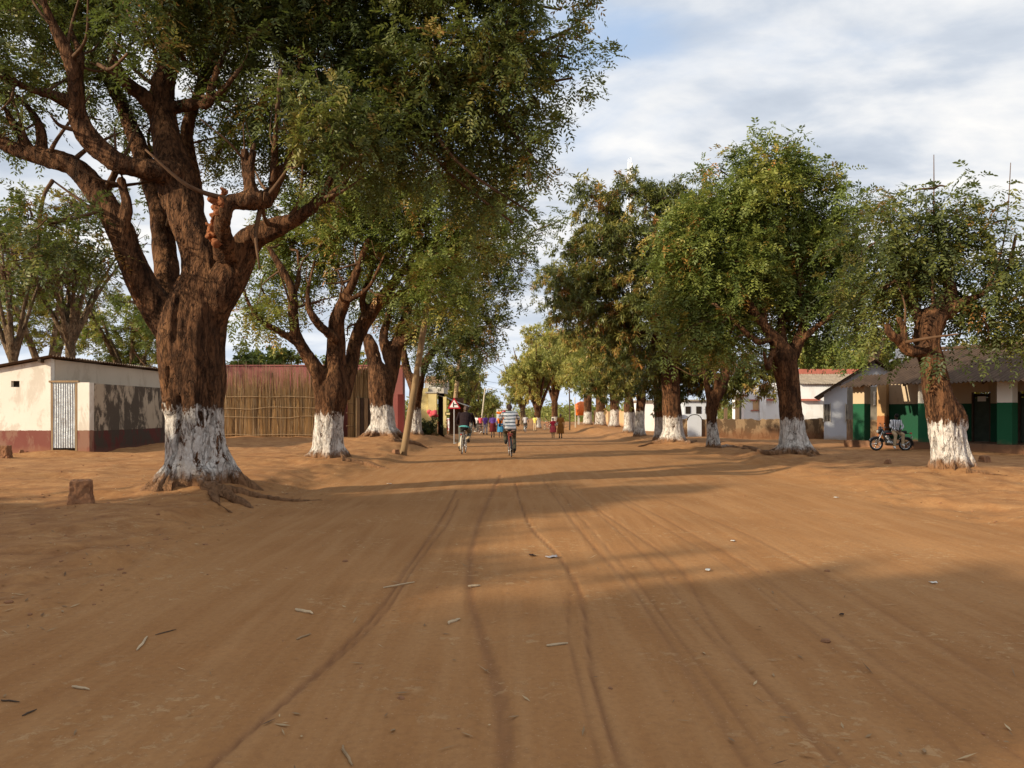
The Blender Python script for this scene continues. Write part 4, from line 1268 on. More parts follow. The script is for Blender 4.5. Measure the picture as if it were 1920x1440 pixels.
box('vent', ((x0 + x1) / 2, .16, (z0 + z1) / 2), (x1 - x0, .05, z1 - z0), M['dark'], hut)  # dark plate painted as the shade inside the vent hole
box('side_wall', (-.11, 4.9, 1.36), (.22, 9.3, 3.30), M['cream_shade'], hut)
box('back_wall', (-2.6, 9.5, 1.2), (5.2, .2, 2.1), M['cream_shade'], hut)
box('yard_pillar', (1.05, .14, .98), (.38, .28, 2.56), M['hut'], hut)
box('yard_wall', (1.12, 5.2, 1.0), (.2, 9.8, 2.48), M['stained'], hut)
# the tin door: one corrugated sheet standing up
dsh = corr_sheet(.70, 2.06, .075, .011, .004, 14)
Vd = getco(dsh)
Vd[:, 2] += .02 * fbm(np.stack([Vd[:, 0] * 3, Vd[:, 1] * 2.2, Vd[:, 2] * 0], 1), 3, 5)
setco(dsh, Vd)
obj('door', dsh, M['tin'], hut, (.075, .02, 2.22), (math.radians(90), 0, 0))
box('door_post', (.035, .05, 1.08), (.06, .09, 2.3), M['wood'], hut)
box('door_post', (.81, .05, 1.08), (.06, .09, 2.3), M['wood'], hut)
box('lintel', (.42, .04, 2.29), (.95, .12, .06), M['wood'], hut)
for k_ in range(6):
    sh = obj('roof_sheet', corr_sheet(1.72, 5.5, .17, .026, .008, 2), M['roofgrey'] if k_ % 2 else M['asbestos'], hut)
    # waves run along the wall (Y); the sheet falls towards -X
    sh.rotation_euler = Matrix(((0, math.cos(.182), math.sin(.182)), (1, 0, 0), (0, math.sin(.182), -math.cos(.182)))).to_euler()
    sh.rotation_euler = (Matrix.Rotation(math.radians(90), 3, 'Z') @ Matrix.Rotation(0, 3, 'X')).to_euler()
    sh.matrix_basis = Matrix.Translation((.16, -.22 + k_ * 1.64, 3.10 + (.008 if k_ % 2 else 0))) @ (Matrix.Rotation(-.182, 4, 'Y') @ Matrix.Rotation(math.radians(90), 4, 'Z')) @ Matrix.Scale(-1, 4, (0, 1, 0))
for x_ in (-.25, -2.05, -3.6):
    box('rafter', (x_, 4.5, top(x_) - .03), (.09, 9.4, .11), M['wood_dark'], hut)

# --- maroon house behind and the reed fence in front of it
mh = empty('house', (-12.0, 41.0, .05), 'long maroon house wall showing above the reed fence', 'house')
box('wall', (0, .6, 1.9), (12.6, .9, 3.86), M['maroon'], mh)
box('coping', (0, .6, 3.86), (12.7, 1.0, .07), M['maroon'], mh)
box('gate_panel', (6.25, .0, 1.1), (.3, .5, 2.5), M['pinkwall'], mh)
rf = empty('reed_fence', (-12.3, 40.0, .19), 'woven reed fence tied with four thin rails in front of the maroon wall', 'fence')
rng = np.random.default_rng(21)
mb = MB()
tints = []
nre = 1800
xs = rng.uniform(-5.4, 3.6, nre)
Vv, Ff, T = [], [], []
for i_, x_ in enumerate(xs):
    tall = 2.25 + .5 * rng.random() + (rng.random() < .62) * rng.random() * 1.25
    r0, r1 = .013 + .007 * rng.random(), .004 + .004 * rng.random()
    bx, tx = x_ + rng.normal(0, .05), x_ + rng.normal(0, .14)
    y0, y1 = rng.normal(0, .05), rng.normal(0, .09)
    b = len(Vv)
    for (xx, yy, zz_, rr) in ((bx, y0, -.25, r0), ((bx + tx) / 2 + rng.normal(0, .02), (y0 + y1) / 2, tall * .55, (r0 + r1) / 2 + .002), (tx, y1, tall, r1)):
        for a in range(3):
            Vv.append((xx + rr * math.cos(a * 2.094), yy + rr * math.sin(a * 2.094), zz_))
    for l_ in range(2):
        for a in range(3):
            p_, q_ = b + l_ * 3 + a, b + l_ * 3 + (a + 1) % 3
            Ff.append((p_, q_, q_ + 3, p_ + 3))
            T.append(0)
    T[-6:] = [np.clip(rng.normal(.48, .30), 0, 1)] * 6
rd = obj('reeds', mesh_np('reeds', Vv, [Ff], False, T), M['reed'], rf)
rd['kind'] = 'stuff'
rd['label'] = 'upright dry reeds of uneven height'
for zz_ in (2.06, 1.49, 1.05, .14):
    pts = [(-5.4 + k_ * .9, -.12 + rng.normal(0, .02), zz_ + rng.normal(0, .035)) for k_ in range(11)]
    mb = MB()
    mb.tube(smooth_line(pts, 3), .019, 5)
    mb.build('rail', M['wood'], rf, smooth=True)
for x_ in (-2.4, .15, 2.1):
    mb = MB()
    mb.tube([(x_, .08, -.3), (x_ + .03, .1, 1.8), (x_ - .02, .1, 3.3)], [.045, .04, .03], 6)
    mb.build('stake', M['wood_dark'], rf)
# the reed screen turned towards the street, with its board door
rs = empty('reed_screen', (-8.15, 39.2, .2), 'reed screen with a dark board door beside the broad hollowed trunk', 'fence')
Vv, Ff, T = [], [], []
for i_ in range(330):
    s_ = rng.uniform(0, 1)
    x_, y_ = s_ * 1.15, s_ * .9
    tall = 3.0 + .6 * rng.random()
    rr = .012 + .006 * rng.random()
    dx, dy = rng.normal(0, .05), rng.normal(0, .04)
    b = len(Vv)
    for (zz_, m_) in ((-.25, 0), (tall, 1)):
        for a in range(3):
            Vv.append((x_ + dx * m_ + rr * math.cos(a * 2.094), y_ + dy * m_ + rr * math.sin(a * 2.094) + rng.normal(0, .03), zz_))
    tv = np.clip(rng.normal(.4, .2), 0, 1)
    for a in range(3):
        Ff.append((b + a, b + (a + 1) % 3, b + (a + 1) % 3 + 3, b + a + 3))
        T.append(tv)
rd = obj('reeds', mesh_np('reeds', Vv, [Ff], False, T), M['reed'], rs)
rd['kind'] = 'stuff'
for k_ in range(4):
    box('plank', (.46 + k_ * .175, .18 + k_ * .15, 1.02), (.2, .03, 1.95), M['wood_dark'] if k_ % 2 else M['wood'], rs, (0, 0, .72))
for zz_ in (1.72, 1.24, .6):
    mb = MB()
    mb.tube([(-.05, -.12, zz_), (.5, .36, zz_ - .07), (1.0, .82, zz_ + .03)], .02, 5)
    mb.build('rail', M['wood'], rs)

# --- yellow shop on the left
sd = 47.0
def SX(px, d=sd):
    return (px - 960) * d / F
def SZ(py, d=sd):
    return EYE - (py - HORY) * d / F
gs = .22
shop = empty('shop', (SX(790), sd, gs), 'yellow shop with concrete canopy and sloping tin porch', 'shop')
def L(px, py, d=sd):
    return SX(px, d) - SX(790), SZ(py, d) - gs
def front(name, a, b, d0, dep, m_, par=shop):
    (xa, za), (xb, zb) = L(*a), L(*b)
    return box(name, ((xa + xb) / 2, d0 + dep / 2, (za + zb) / 2), (abs(xb - xa), dep, abs(zb - za)), m_, par)
front('wall', (789, 728), (803.6, 822), -.35, 6.0, M['yellow'])
front('pilaster', (804.5, 738), (820, 824), -.55, .5, M['yellow'])
front('lintel', (799, 735), (820.5, 737.6), -.6, .6, M['concrete'])
front('canopy', (804, 727.5), (832.5, 737.4), -.2, 3.0, M['concrete'])
front('doorway', (820.2, 738), (832, 822), .4, .1, M['dark'])  # dark sheet in place of the shop's shaded interior
front('porch_post', (832, 744), (838, 815), -.4, .35, M['yellow'])
front('inner_wall', (838.3, 745), (866, 815), 1.6, .2, M['plinth'])
front('upper_wall', (792, 717), (823, 727.3), 1.2, 3.0, M['white'])
front('gable_wall', (823.2, 701), (831, 727), 1.3, 3.0, M['concrete'])
for k_ in range(3):
    sh = obj('roof_sheet', corr_sheet(.75, 1.3, .15, .02, .006), M['peach'], shop)
    sh.matrix_basis = Matrix.Translation((L(792, 0)[0] + k_ * .33 * 1.0, 2.1, L(0, 702)[1])) @ Matrix.Rotation(.38, 4, 'X')
for k_ in range(3):
    sh = obj('roof_sheet', corr_sheet(1.0, 2.0, .16, .022, .006), M['tin'] if k_ != 1 else M['roofgrey'], shop)
    sh.matrix_basis = Matrix.Translation((L(823, 0)[0] - .12, .9 - k_ * .9 + .6, L(0, 740)[1])) @ Matrix.Rotation(.36, 4, 'Y') @ Matrix.Rotation(math.radians(90), 4, 'Z') @ Matrix.Rotation(0, 4, 'X')
sgn = front('price_board', (837, 772.5), (847, 779), -.75, .05, M['dark'])
front('notice', (838.5, 774), (845.5, 777.6), -.79, .03, M['yellow'], shop)

# --- green and cream building with a pillared veranda on the right
gb = empty('veranda_building', (16.2, 37.0, -.15), 'green and cream building with pillared veranda and corrugated roof', 'building', math.atan2(-.796, .605))
PW = .56
box('plinth', (6.8, 3.0, -.05), (14.4, 7.0, .75), M['plinth'], gb)
for i_, X in enumerate((.2, 3.2, 6.35, 9.5, 12.7)):
    mb = MB()
    mb.box((0, 0, 1.29), (PW, PW, 2.58))
    pl_ = mb.build('pillar', M['corner'] if i_ == 0 else M['pillar'], gb, (X, 0, .326))
    pl_.location.z = 0
    pl_.data.transform(Matrix.Translation((0, 0, .326)))
    b = pl_.modifiers.new('b', 'BEVEL'); b.width = .015; b.segments = 2
box('beam', (6.6, .02, 2.96), (14.0, .24, .12), M['wood_dark'], gb)
# back wall pieces leave the doorways open
def bw(x0, x1, z0, z1):
    mb = MB()
    mb.box(((x0 + x1) / 2, 2.52, (z0 + z1) / 2), (x1 - x0, .24, z1 - z0))
    mb.build('back_wall', M['green'], gb)
bw(.26, 2.98, .327, 3.55); bw(2.98, 3.42, .327, 1.75); bw(2.98, 3.42, 2.2, 3.55); bw(3.42, 4.0, .327, 3.55)
bw(4.0, 4.78, 2.52, 3.55); bw(4.78, 5.86, .327, 3.55); bw(5.86, 6.7, 2.52, 3.55); bw(6.7, 13.8, .327, 3.55)
box('end_pilaster', (.02, 2.3, 1.7), (.46, .3, 2.75), M['corner_orange'] if 'corner_orange' in M else M['rubble'], gb)
box('window', (3.2, 2.56, 1.97), (.42, .05, .44), M['dark'], gb)
for x0 in (4.0, 5.86):
    wd = .78 if x0 < 5 else .84
    d = box('door', (x0 + wd / 2, 2.56, 1.30), (wd - .12, .06, 1.94), M['door_green'] if 'door_green' in M else M['wood_dark'], gb)
    box('door_frame', (x0 + .03, 2.5, 1.42), (.06, .2, 2.18), M['wood_dark'], gb)
    box('door_frame', (x0 + wd - .03, 2.5, 1.42), (.06, .2, 2.18), M['wood_dark'], gb)
    box('transom', (x0 + wd / 2, 2.56, 2.36), (wd - .12, .05, .16), M['dark'], gb)
    box('notice', (x0 + wd / 2 + .05, 2.36, 2.22), (.34, .02, .22), M['paper'], gb)
    for k_ in range(7):
        box('slat', (x0 + wd / 2, 2.52, .55 + k_ * .26), (wd - .2, .02, .16), M['door_green'] if 'door_green' in M else M['wood_dark'], d) if False else None
sl = math.atan2(1.75, 6.2)
rng = np.random.default_rng(8)
sheetmesh = [corr_sheet(1.05, 3.45, .175, .036, .009, 2) for _ in range(1)][0]
sheetmesh.materials.append(M['asbestos'])
for r in range(2):
    for k_ in range(14):
        sh = bpy.data.objects.new('roof_sheet', sheetmesh)
        link(sh)
        sh.parent = gb
        up_ = 1 - r
        yb = -.85 + (up_ + 1) * 3.15 * math.cos(sl)
        zb = 2.93 + (up_ + 1) * 3.15 * math.sin(sl) + (.022 if up_ else 0)
        sh.matrix_basis = Matrix.Translation(((.72 if r == 0 else .95) + k_ * 1.05, yb, zb + rng.normal(0, .004))) @ Matrix.Rotation(sl + rng.normal(0, .002), 4, 'X')
mb = MB()
mb.tube([(.9, 5.25, 4.78), (15.2, 5.25, 4.78)], .09, 8)
mb.build('ridge_cap', M['asbestos'], gb)
for k_ in range(9):
    X = .9 + k_ * 1.6
    mb = MB()
    mb.box((0, 3.25, 0), (.07, 6.3, .12))
    mb.build('rafter', M['wood_dark'], gb, (X, -.8, 2.80), (sl, 0, 0))
# lower patch of roof over the corner
sh = bpy.data.objects.new('roof_sheet', sheetmesh)
link(sh)
sh.parent = gb
sh.matrix_basis = Matrix.Translation((-.36, -.85 + 2.2 * math.cos(sl), 2.80 + 2.2 * math.sin(sl))) @ Matrix.Rotation(sl, 4, 'X') @ Matrix.Scale(.66, 4, (0, 1, 0))
# grey outhouse seen through the open end
gh = empty('outhouse', (19.08, 41.5, -.15), 'grey weathered outhouse wall with a small window behind the corner pillar', 'outhouse')
box('wall', (0, 1, 2.1), (1.1, 2.3, 1.75), M['greywall'], gh)
box('base', (0, .94, .55), (1.16, 2.42, 1.35), M['rubble'], gh)
box('window', (.1, -.165, 2.35), (.36, .05, .66), M['dark'], gh)
box('window_frame', (-.12, -.19, 2.35), (.10, .07, .72), M['concrete'], gh)

# --- grey white gable house
gd = 46.0
gz0 = -.18
ga = empty('gable_house', (W(1640, 700, gd).x, gd, gz0), 'grey white gable house with dark roof underside behind the low wall', 'house', math.radians(-22.5))
ex = -3.17
ez = W(1530, 745, 47.2).z - gz0
az = W(1640, 677, gd).z - gz0
wl_ = ex + .42
wz = ez + (az - ez) * .42 / -ex * 1.0
mb = MB()
mb.prism([(wl_, -.2), (-wl_, -.2), (-wl_, wz - .1), (0, az - .12), (wl_, wz - .1)], 0, .25, 'xz')
mb.build('gable_wall', M['whitegrey'], ga)
box('side_wall', (wl_ + .12, 4.2, wz / 2 - .1), (.24, 8.0, wz), M['whitegrey'], ga)
an = math.atan2(az - ez, -ex)
Lr = math.hypot(az - ez, ex)
for sgn_ in (1, -1):
    for k_ in range(5):
        sh = bpy.data.objects.new('roof_sheet', corr_sheet(1.9, Lr + .12, .19, .03, .01))
        sh.data.materials.append(M['asbestos'])
        link(sh)
        sh.parent = ga
        if sgn_ == 1:
            sh.matrix_basis = Matrix.Translation((0.0, -.6 + k_ * 1.85 + 1.9, az + .03)) @ Matrix.Rotation(-an, 4, 'Y') @ Matrix.Rotation(math.radians(-90), 4, 'Z')
        else:
            sh.matrix_basis = Matrix.Translation((0.0, -.6 + k_ * 1.85, az + .03)) @ Matrix.Rotation(an, 4, 'Y') @ Matrix.Rotation(math.radians(90), 4, 'Z')
mb = MB()
mb.prism([(ex, ez - .12), (0, az - .13), (0, az - .01), (ex, ez - .0)], -.55, -.5, 'xz')
mb.build('barge_board', M['wood_dark'], ga)
for k_ in range(6):
    s_ = (k_ + .5) / 6
    box('purlin', (ex * s_, -.25, az + (ez - az) * s_ - .10), (.08, .5, .09), M['wood_dark'], ga)
for px in (1549.5, 1591):
    x_ = -(21.1 - (px - 960) / F * 46) / (.924 + .383 * (px - 960) / F)
    zt = W(0, 757.5, gd).z - gz0
    zb = W(0, 790, gd).z - gz0
    wn = box('window', (x_, -.02, (zt + zb) / 2), (.34, .04, zt - zb), M['dark'], ga)
    box('window_frame', (x_ - .19, -.04, (zt + zb) / 2), (.05, .07, zt - zb + .1), M['concrete'], ga)
    box('window_frame', (x_ + .19, -.04, (zt + zb) / 2), (.05, .07, zt - zb + .1), M['concrete'], ga)
    for k_ in range(4):
        mb = MB()
        mb.tube([(x_ - .14 + k_ * .09, -.05, zb), (x_ - .10 + k_ * .07, -.06, (zb + zt) / 2), (x_ - .14 + k_ * .09, -.05, zt)], .012, 4)
        mb.build('grille_bar', M['concrete'], ga)

# --- white house with the red roof band
wd_ = 56.0
w0 = empty('white_house', (W(1420, 700, wd_).x, wd_, -.2), 'long white house with red roof band and red ledge', 'house')
def WX(px): return W(px, 0, wd_).x - w0.location.x
def WZ(py): return W(0, py, wd_).z + .2
def wb_(name, xa, xb, ya, yb, d0, dep, m_):
    return box(name, ((WX(xa) + WX(xb)) / 2, d0 + dep / 2, (WZ(ya) + WZ(yb)) / 2), (WX(xb) - WX(xa), dep, WZ(ya) - WZ(yb)), m_, w0)
wb_('wall', 1425, 1640, 718, 812, 0, 6.0, M['white'])
wb_('band', 1493, 1640, 688.5, 698.0, 2.4, .3, M['terracotta'])
for k_ in range(8):
    sh = obj('roof_sheet', corr_sheet(1.06, 2.75, .18, .03, .008), M['roofgrey'], w0)
    sh.matrix_basis = Matrix.Translation((WX(1494) + k_ * 1.03, 2.38, WZ(698.5))) @ Matrix.Rotation(.30, 4, 'X')
wb_('ledge', 1428.5, 1450, 748, 751.5, -.35, .4, M['terracotta'])
wb_('ledge', 1498, 1535, 748, 751.5, -.35, .4, M['terracotta'])
wb_('tower', 1390, 1428, 722, 812, -.7, 3.0, M['white'])
wb_('buttress', 1417, 1428.5, 728, 812, -.95, .3, M['white'])
wb_('window', 1406, 1416.5, 752, 768.5, -.74, .08, M['peach'])
wb_('window_head', 1400, 1416.5, 749.3, 751.6, -.82, .2, M['terracotta'])
wb_('window_sill', 1402, 1416.5, 768.6, 770.4, -.82, .2, M['terracotta'])
wb_('porch_lintel', 1364, 1391, 740.5, 744.5, -1.4, .4, M['terracotta'])
wb_('porch_post', 1370, 1376, 745, 812, -1.35, .25, M['peach'])
wb_('porch_post', 1347.5, 1352.5, 762, 812, -1.6, .25, M['peach'])
wb_('porch_post', 1376.5, 1381, 745, 812, -1.2, .25, M['greywall'])

# --- the white houses glimpsed under the mango trees
for lab, d, xa, xb, yt, mt in (('white house wall seen between the slender stems and the widest trunk', 62, 1201, 1236, 753, 'white'), ('pale house with dark window openings behind the rounded gate top', 66, 1283, 1345, 752, 'whitegrey')):
    a = empty('house', (W(xa, 0, d).x, d, -.2), lab, 'house')
    wdt = (xb - xa) * d / F
    ht = W(0, yt, d).z + .2
    box('wall', (wdt / 2, 2, ht / 2), (wdt, 4, ht), M[mt], a)
    box('roof', (wdt / 2, 2, ht + .06), (wdt + .4, 4.5, .12), M['roofgrey'], a)
    if mt == 'whitegrey':
        for px in (1290, 1310, 1327):
            box('window', ((px - xa) * d / F, -.02, ht - .75), (.42, .05, .6), M['dark'], a)
arch = empty('gate_arch', (W(1302, 0, 48.4).x, 48.4, -.15), 'small round topped plaster panel rising over the low wall', 'gate')
mb = MB()
mb.prism([(-.42, 0), (.42, 0)] + [(.42 * math.cos(a), 1.12 + .34 * math.sin(a)) for a in np.linspace(0, np.pi, 9)], -.08, .08, 'xz')
mb.build('panel', M['whitegrey'], arch)
mb = MB()
mb.tube([(.44 * math.cos(a), -.06, 1.12 + .36 * math.sin(a)) for a in np.linspace(0, np.pi, 9)], .03, 5)
mb.build('rim', M['dark'], arch)

# --- low compound wall
lw = empty('compound_wall', (15.5, 48.6, -.15), 'low rough plastered compound wall stained with red earth', 'wall')
rng = np.random.default_rng(4)
n = 60
mb = MB()
xs = np.linspace(W(1278, 0, 48.6).x - 15.5, W(1598, 0, 48.6).x - 15.5, n)
tops = 1.20 + .02 * rng.normal(0, 1, n)
tops[(xs > -.6) & (xs < -.2)] -= .07
tops[(xs > 1.9) & (xs < 2.6)] -= .13
tops[xs > 2.9] += .03
mb.prism([(xs[0], -.3), (xs[-1], -.3)] + [(x_, t_) for x_, t_ in zip(xs[::-1], tops[::-1])], -.13, .13, 'xz')
mb.build('masonry', M['rubble'], lw)
lw2 = empty('compound_wall', (11.6, 85, -.05), 'sunlit peach wall along the street behind the far whitewashed trunks', 'wall')
box('masonry', (0, 0, .72), (.22, 52, 1.75), M['peach'], lw2)
for k_ in range(9):
    box('pier', (-.06, -25 + k_ * 6.2, .78), (.3, .35, 1.9), M['peach'], lw2)
for k_ in range(2):
    box('opening', (-.115, -9 + k_ * 2.2, 1.0 - k_ * .05), (.03, .5, .35), M['dark'], lw2)

# ------------------------------------------------------------------ people
M['skin'] = mat('skin', (0.060, 0.030, 0.018), .55, .15, 8, 0, spec=.4)
M['hair'] = mat('hair', (0.008, 0.007, 0.006), .9, .2, 30, .3)
def cloth(name, col, var=.2, scale=5):
    M[name] = mat(name, col, .92, var, scale, .25, spec=.1)
cloth('cloth_black', (0.022, 0.014, 0.016)); cloth('cloth_teal', (0.10, 0.36, 0.36)); cloth('cloth_jean', (0.13, 0.14, 0.12), .35); cloth('cloth_tan', (0.42, 0.31, 0.19)); cloth('cloth_camo', (0.10, 0.09, 0.06), .6, 14)
cloth('cloth_red', (0.50, 0.03, 0.06)); cloth('cloth_ochre', (0.24, 0.105, 0.025)); cloth('cloth_darkred', (0.10, 0.018, 0.02)); cloth('cloth_purple', (0.10, 0.05, 0.22)); cloth('cloth_orange', (0.55, 0.14, 0.02)); cloth('cloth_blue', (0.05, 0.22, 0.40))
cloth('cloth_brown', (0.12, 0.05, 0.025)); cloth('cloth_grey', (0.40, 0.37, 0.37)); cloth('cloth_white', (0.72, 0.70, 0.68)); cloth('cloth_yellow', (0.70, 0.58, 0.16)); cloth('cloth_pink', (0.60, 0.10, 0.12)); cloth('cloth_greygreen', (0.10, 0.12, 0.09)); cloth('cloth_dark', (0.05, 0.03, 0.035))  # the last cloth is a plain dark tone


def mat_stripe(name, a, b, axis=2, freq=10.0, duty=.35, wob=.02, soft=.06):
    m, t, p, c, o = newmat(name)
    s = t.n('ShaderNodeSeparateXYZ', i_0=c)
    z = t.math('ADD', s.outputs[axis], t.math('MULTIPLY', t.noise(c, 5, 3, .5), wob))
    f = t.math('FRACT', t.math('MULTIPLY', z, freq))
    k_ = t.rng(t.math('ABSOLUTE', t.math('SUBTRACT', f, .5)), duty / 2 - soft, duty / 2 + soft)
    t.put(p.inputs['Base Color'], t.mix(k_, b, a))
    t.put(p.inputs['Roughness'], .92)
    t.put(p.inputs['Specular IOR Level'], .1)
    bump(t, p, t.noise(c, 18, 3, .5), .3)
    M[name] = m


mat_stripe('shirt_stripe', (0.78, 0.80, 0.82), (0.10, 0.14, 0.17), 2, 9.0, .34, .05, .10)
mat_stripe('shirt_upright', (0.74, 0.76, 0.80), (0.035, 0.05, 0.08), 0, 16.0, .42, .05, .08)


def lerp(a, b, t):
    return tuple(x + (y - x) * t for x, y in zip(a, b))


def person(label, loc, heading, J, top='cloth_white', sleeve=.45, bottom='cloth_jean', legs=.95, skirt=None, shoes='black', s=1.0, vox=.013, long_top=0.0, group=None, hair=True, face=False, shirt_low=0.0, hem=None):
    """J: joints in metres, y forwards; one continuous body, clothes and hair as its children"""
    root = empty('person', loc, label, 'person', heading, group)
    root.scale = (s, s, s)
    b = MB()
    pel, chest, neck, head = J['pelvis'], J['chest'], J['neck'], J['head']
    tq = (Vector(neck) - Vector(pel)).to_track_quat('Z', 'Y').to_matrix()
    hq = (Vector(head) - Vector(neck)).to_track_quat('Z', 'Y').to_matrix()
    mid = lerp(pel, chest, .5)
    torso = [(pel, (.150, .105, .12)), (lerp(pel, chest, .33), (.140, .098, .13)), (lerp(pel, chest, .66), (.150, .104, .14)), (chest, (.168, .112, .15)), (lerp(chest, neck, .5), (.150, .085, .085))]
    for c_, r in torso:
        b.ball(c_, r, tq)
    b.cone(lerp(chest, neck, .7), head, .060, .055)
    hv = Vector(head)
    f = hq @ Vector((0, 1, 0))
    u = hq @ Vector((0, 0, 1))
    b.ball(hv + u * .03, (.077, .095, .105), hq, 16, 11)
    b.ball(hv + f * .03 - u * .045, (.056, .062, .065), hq)
    b.ball(hv + f * .098 - u * .005, (.016, .020, .026), hq)
    b.ball(hv + f * .088 - u * .052, (.028, .014, .012), hq)
    for sx in (-1, 1):
        sd_ = hq @ Vector((sx, 0, 0))
        b.ball(hv + sd_ * .080 - f * .005 + u * .0, (.012, .022, .032), hq)
    for q in 'lr':
        sh, el, wr, hp, kn, an, to = [J[k_ + q] for k_ in ('sh', 'el', 'wr', 'hp', 'kn', 'an', 'to')]
        b.ball(sh, .050)
        b.cone(sh, el, .047, .038)
        b.cone(el, wr, .040, .027)
        b.cone(hp, kn, .088, .057)
        b.cone(kn, an, .056, .036)
        b.cone(an, to, .042, .030)
        b.ball(lerp(an, to, -.25), .036)
        d = (Vector(wr) - Vector(el)).normalized()
        hd = J.get('hd' + q)
        d = Vector(hd).normalized() if hd else d
        b.cone(wr, Vector(wr) + d * .075, .026, .034)
    body = fuse(b, 'body', vox, 2)
    o = obj('body', body, M['skin'], root)
    # fingers, rooted in the palm and melted into the same mesh
    fg = MB()
    for q in 'lr':
        wr, el = Vector(J['wr' + q]), Vector(J['el' + q])
        hd = J.get('hd' + q)
        d = Vector(hd).normalized() if hd else (wr - el).normalized()
        side = d.cross(Vector((0, 0, 1)))
        side = side.normalized() if side.length > .2 else Vector((0, 1, 0))
        curl = -side.cross(d)
        if curl.z > 0:
            curl = -curl
        grip = J.get('grip', .45)
        for k_ in range(4):
            base = wr + d * .09 + side * (.030 - .020 * k_)
            ln = (.072, .082, .076, .060)[k_]
            p1 = base + (d * (1 - grip * .4) + curl * grip * .5).normalized() * ln * .5
            p2 = p1 + (d * (1 - grip) + curl * grip * 1.1).normalized() * ln * .55
            fg.tube([base - d * .03, base, p1, p2], [.0105, .0105, .0095, .007], 6)
        tb = wr + d * .03 + side * .028
        fg.tube([tb, tb + (side * .6 + d * .7).normalized() * .038, tb + (side * .35 + d * .9 + curl * .2).normalized() * .066], [.013, .011, .008], 6)
    fm = fg.mesh('fingers', True)
    bm = bmesh.new()
    bm.from_mesh(body)
    bm.from_mesh(fm)
    bm.to_mesh(body)
    bm.free()
    bpy.data.meshes.remove(fm)
    if face:
        for sx in (-1, 1):
            e = MB()
            e.ball(hv + hq @ Vector((sx * .031, .080, .022)), (.013, .010, .009), hq, 10, 7)
            e.build('eye', M['paper'], root, smooth=True)
            e = MB()
            e.ball(hv + hq @ Vector((sx * .031, .089, .022)), (.006, .004, .006), hq, 8, 6)
            e.build('pupil', M['black'], root, smooth=True)
    if hair:
        h = MB()
        h.ball(hv + u * .052 - f * .026, (.082, .090, .090), hq, 16, 11)
        obj('hair', fuse(h, 'hair', .012, 1), M['hair'], root)
    # top
    t_ = MB()
    for c_, r in torso[(0 if shirt_low >= 0 else 1):]:
        t_.ball(c_, tuple(x + .020 for x in r), tq)
    if shirt_low > 0:
        dn = Vector(pel) - Vector(chest)
        t_.ball(Vector(pel) + dn.normalized() * shirt_low, (.175, .135, .11), tq)
    for q in 'lr':
        sh, el, wr = J['sh' + q], J['el' + q], J['wr' + q]
        t_.ball(sh, .060)
        if sleeve <= 1:
            t_.cone(sh, lerp(sh, el, max(.25, sleeve)), .058, .056)
        else:
            t_.cone(sh, el, .058, .050)
            t_.cone(el, lerp(el, wr, sleeve - 1), .050, .040)
    me = fuse(t_, 'top', vox, 3)
    V, Nn = getco(me), getno(me)
    setco(me, V + Nn * (.012 * fbm(V * np.array([9, 9, 5]), 3, 3))[:, None])
    obj('shirt', me, M[top], root)
    if hem:
        h_ = MB()
        h_.ball(Vector(pel) + Vector((0, -.01, -.03)), (.172, .134, .070), tq)
        obj('undershirt', fuse(h_, 'undershirt', vox, 2), M[hem], root)
    if bottom:
        t_ = MB()
        t_.ball(pel, (.162, .122, .125), tq)
        for q in 'lr':
            hp, kn, an = J['hp' + q], J['kn' + q], J['an' + q]
            t_.cone(hp, kn, .102, .075)
            if legs > .5:
                t_.cone(kn, lerp(kn, an, (legs - .5) * 2), .074, .062)
        me = fuse(t_, 'trousers', vox, 3)
        V, Nn = getco(me), getno(me)
        setco(me, V + Nn * (.010 * fbm(V * np.array([8, 8, 6]), 3, 8))[:, None])
        obj('trousers', me, M[bottom], root)
    if skirt:
        cl, zb, rb = skirt
        n_, rows = 36, 12
        Vs = []
        zt = pel[2] + .10
        a = np.arange(n_) * 2 * np.pi / n_
        kx = (J['knl'][0] + J['knr'][0]) / 2
        ky = (J['knl'][1] + J['knr'][1]) / 2
        for i in range(rows + 1):
            tt = i / rows
            rx = .172 + (rb - .172) * tt ** .8
            ry = .132 + (rb * .82 - .132) * tt ** .8
            pleat = 1 + .07 * tt * np.sin(a * 7 + 2 * tt) + .03 * tt * np.sin(a * 11)
            Vs.append(np.stack([pel[0] + (kx - pel[0]) * tt + rx * np.cos(a) * pleat, pel[1] + (ky - pel[1]) * tt + ry * np.sin(a) * pleat, np.full(n_, zt + (zb - zt) * tt) + .012 * tt * np.sin(a * 3)], 1))
        Vs = np.concatenate(Vs)
        j = np.arange(n_)
        fs = np.concatenate([np.stack([i * n_ + j, i * n_ + (j + 1) % n_, (i + 1) * n_ + (j + 1) % n_, (i + 1) * n_ + j], 1) for i in range(rows)])
        so = obj('skirt', mesh_np('skirt', Vs, [fs], True), M[cl], root)
        md = so.modifiers.new('t', 'SOLIDIFY')
        md.thickness = .008
    if shoes:
        for q in 'lr':
            an, to = J['an' + q], J['to' + q]
            t_ = MB()
            t_.cone(lerp(an, to, -.28), to, .050, .042)
            t_.ball(Vector(an) + Vector((0, 0, -.005)), .05)
            obj('shoe', fuse(t_, 'shoe', .012, 1), M[shoes], root)
    return root


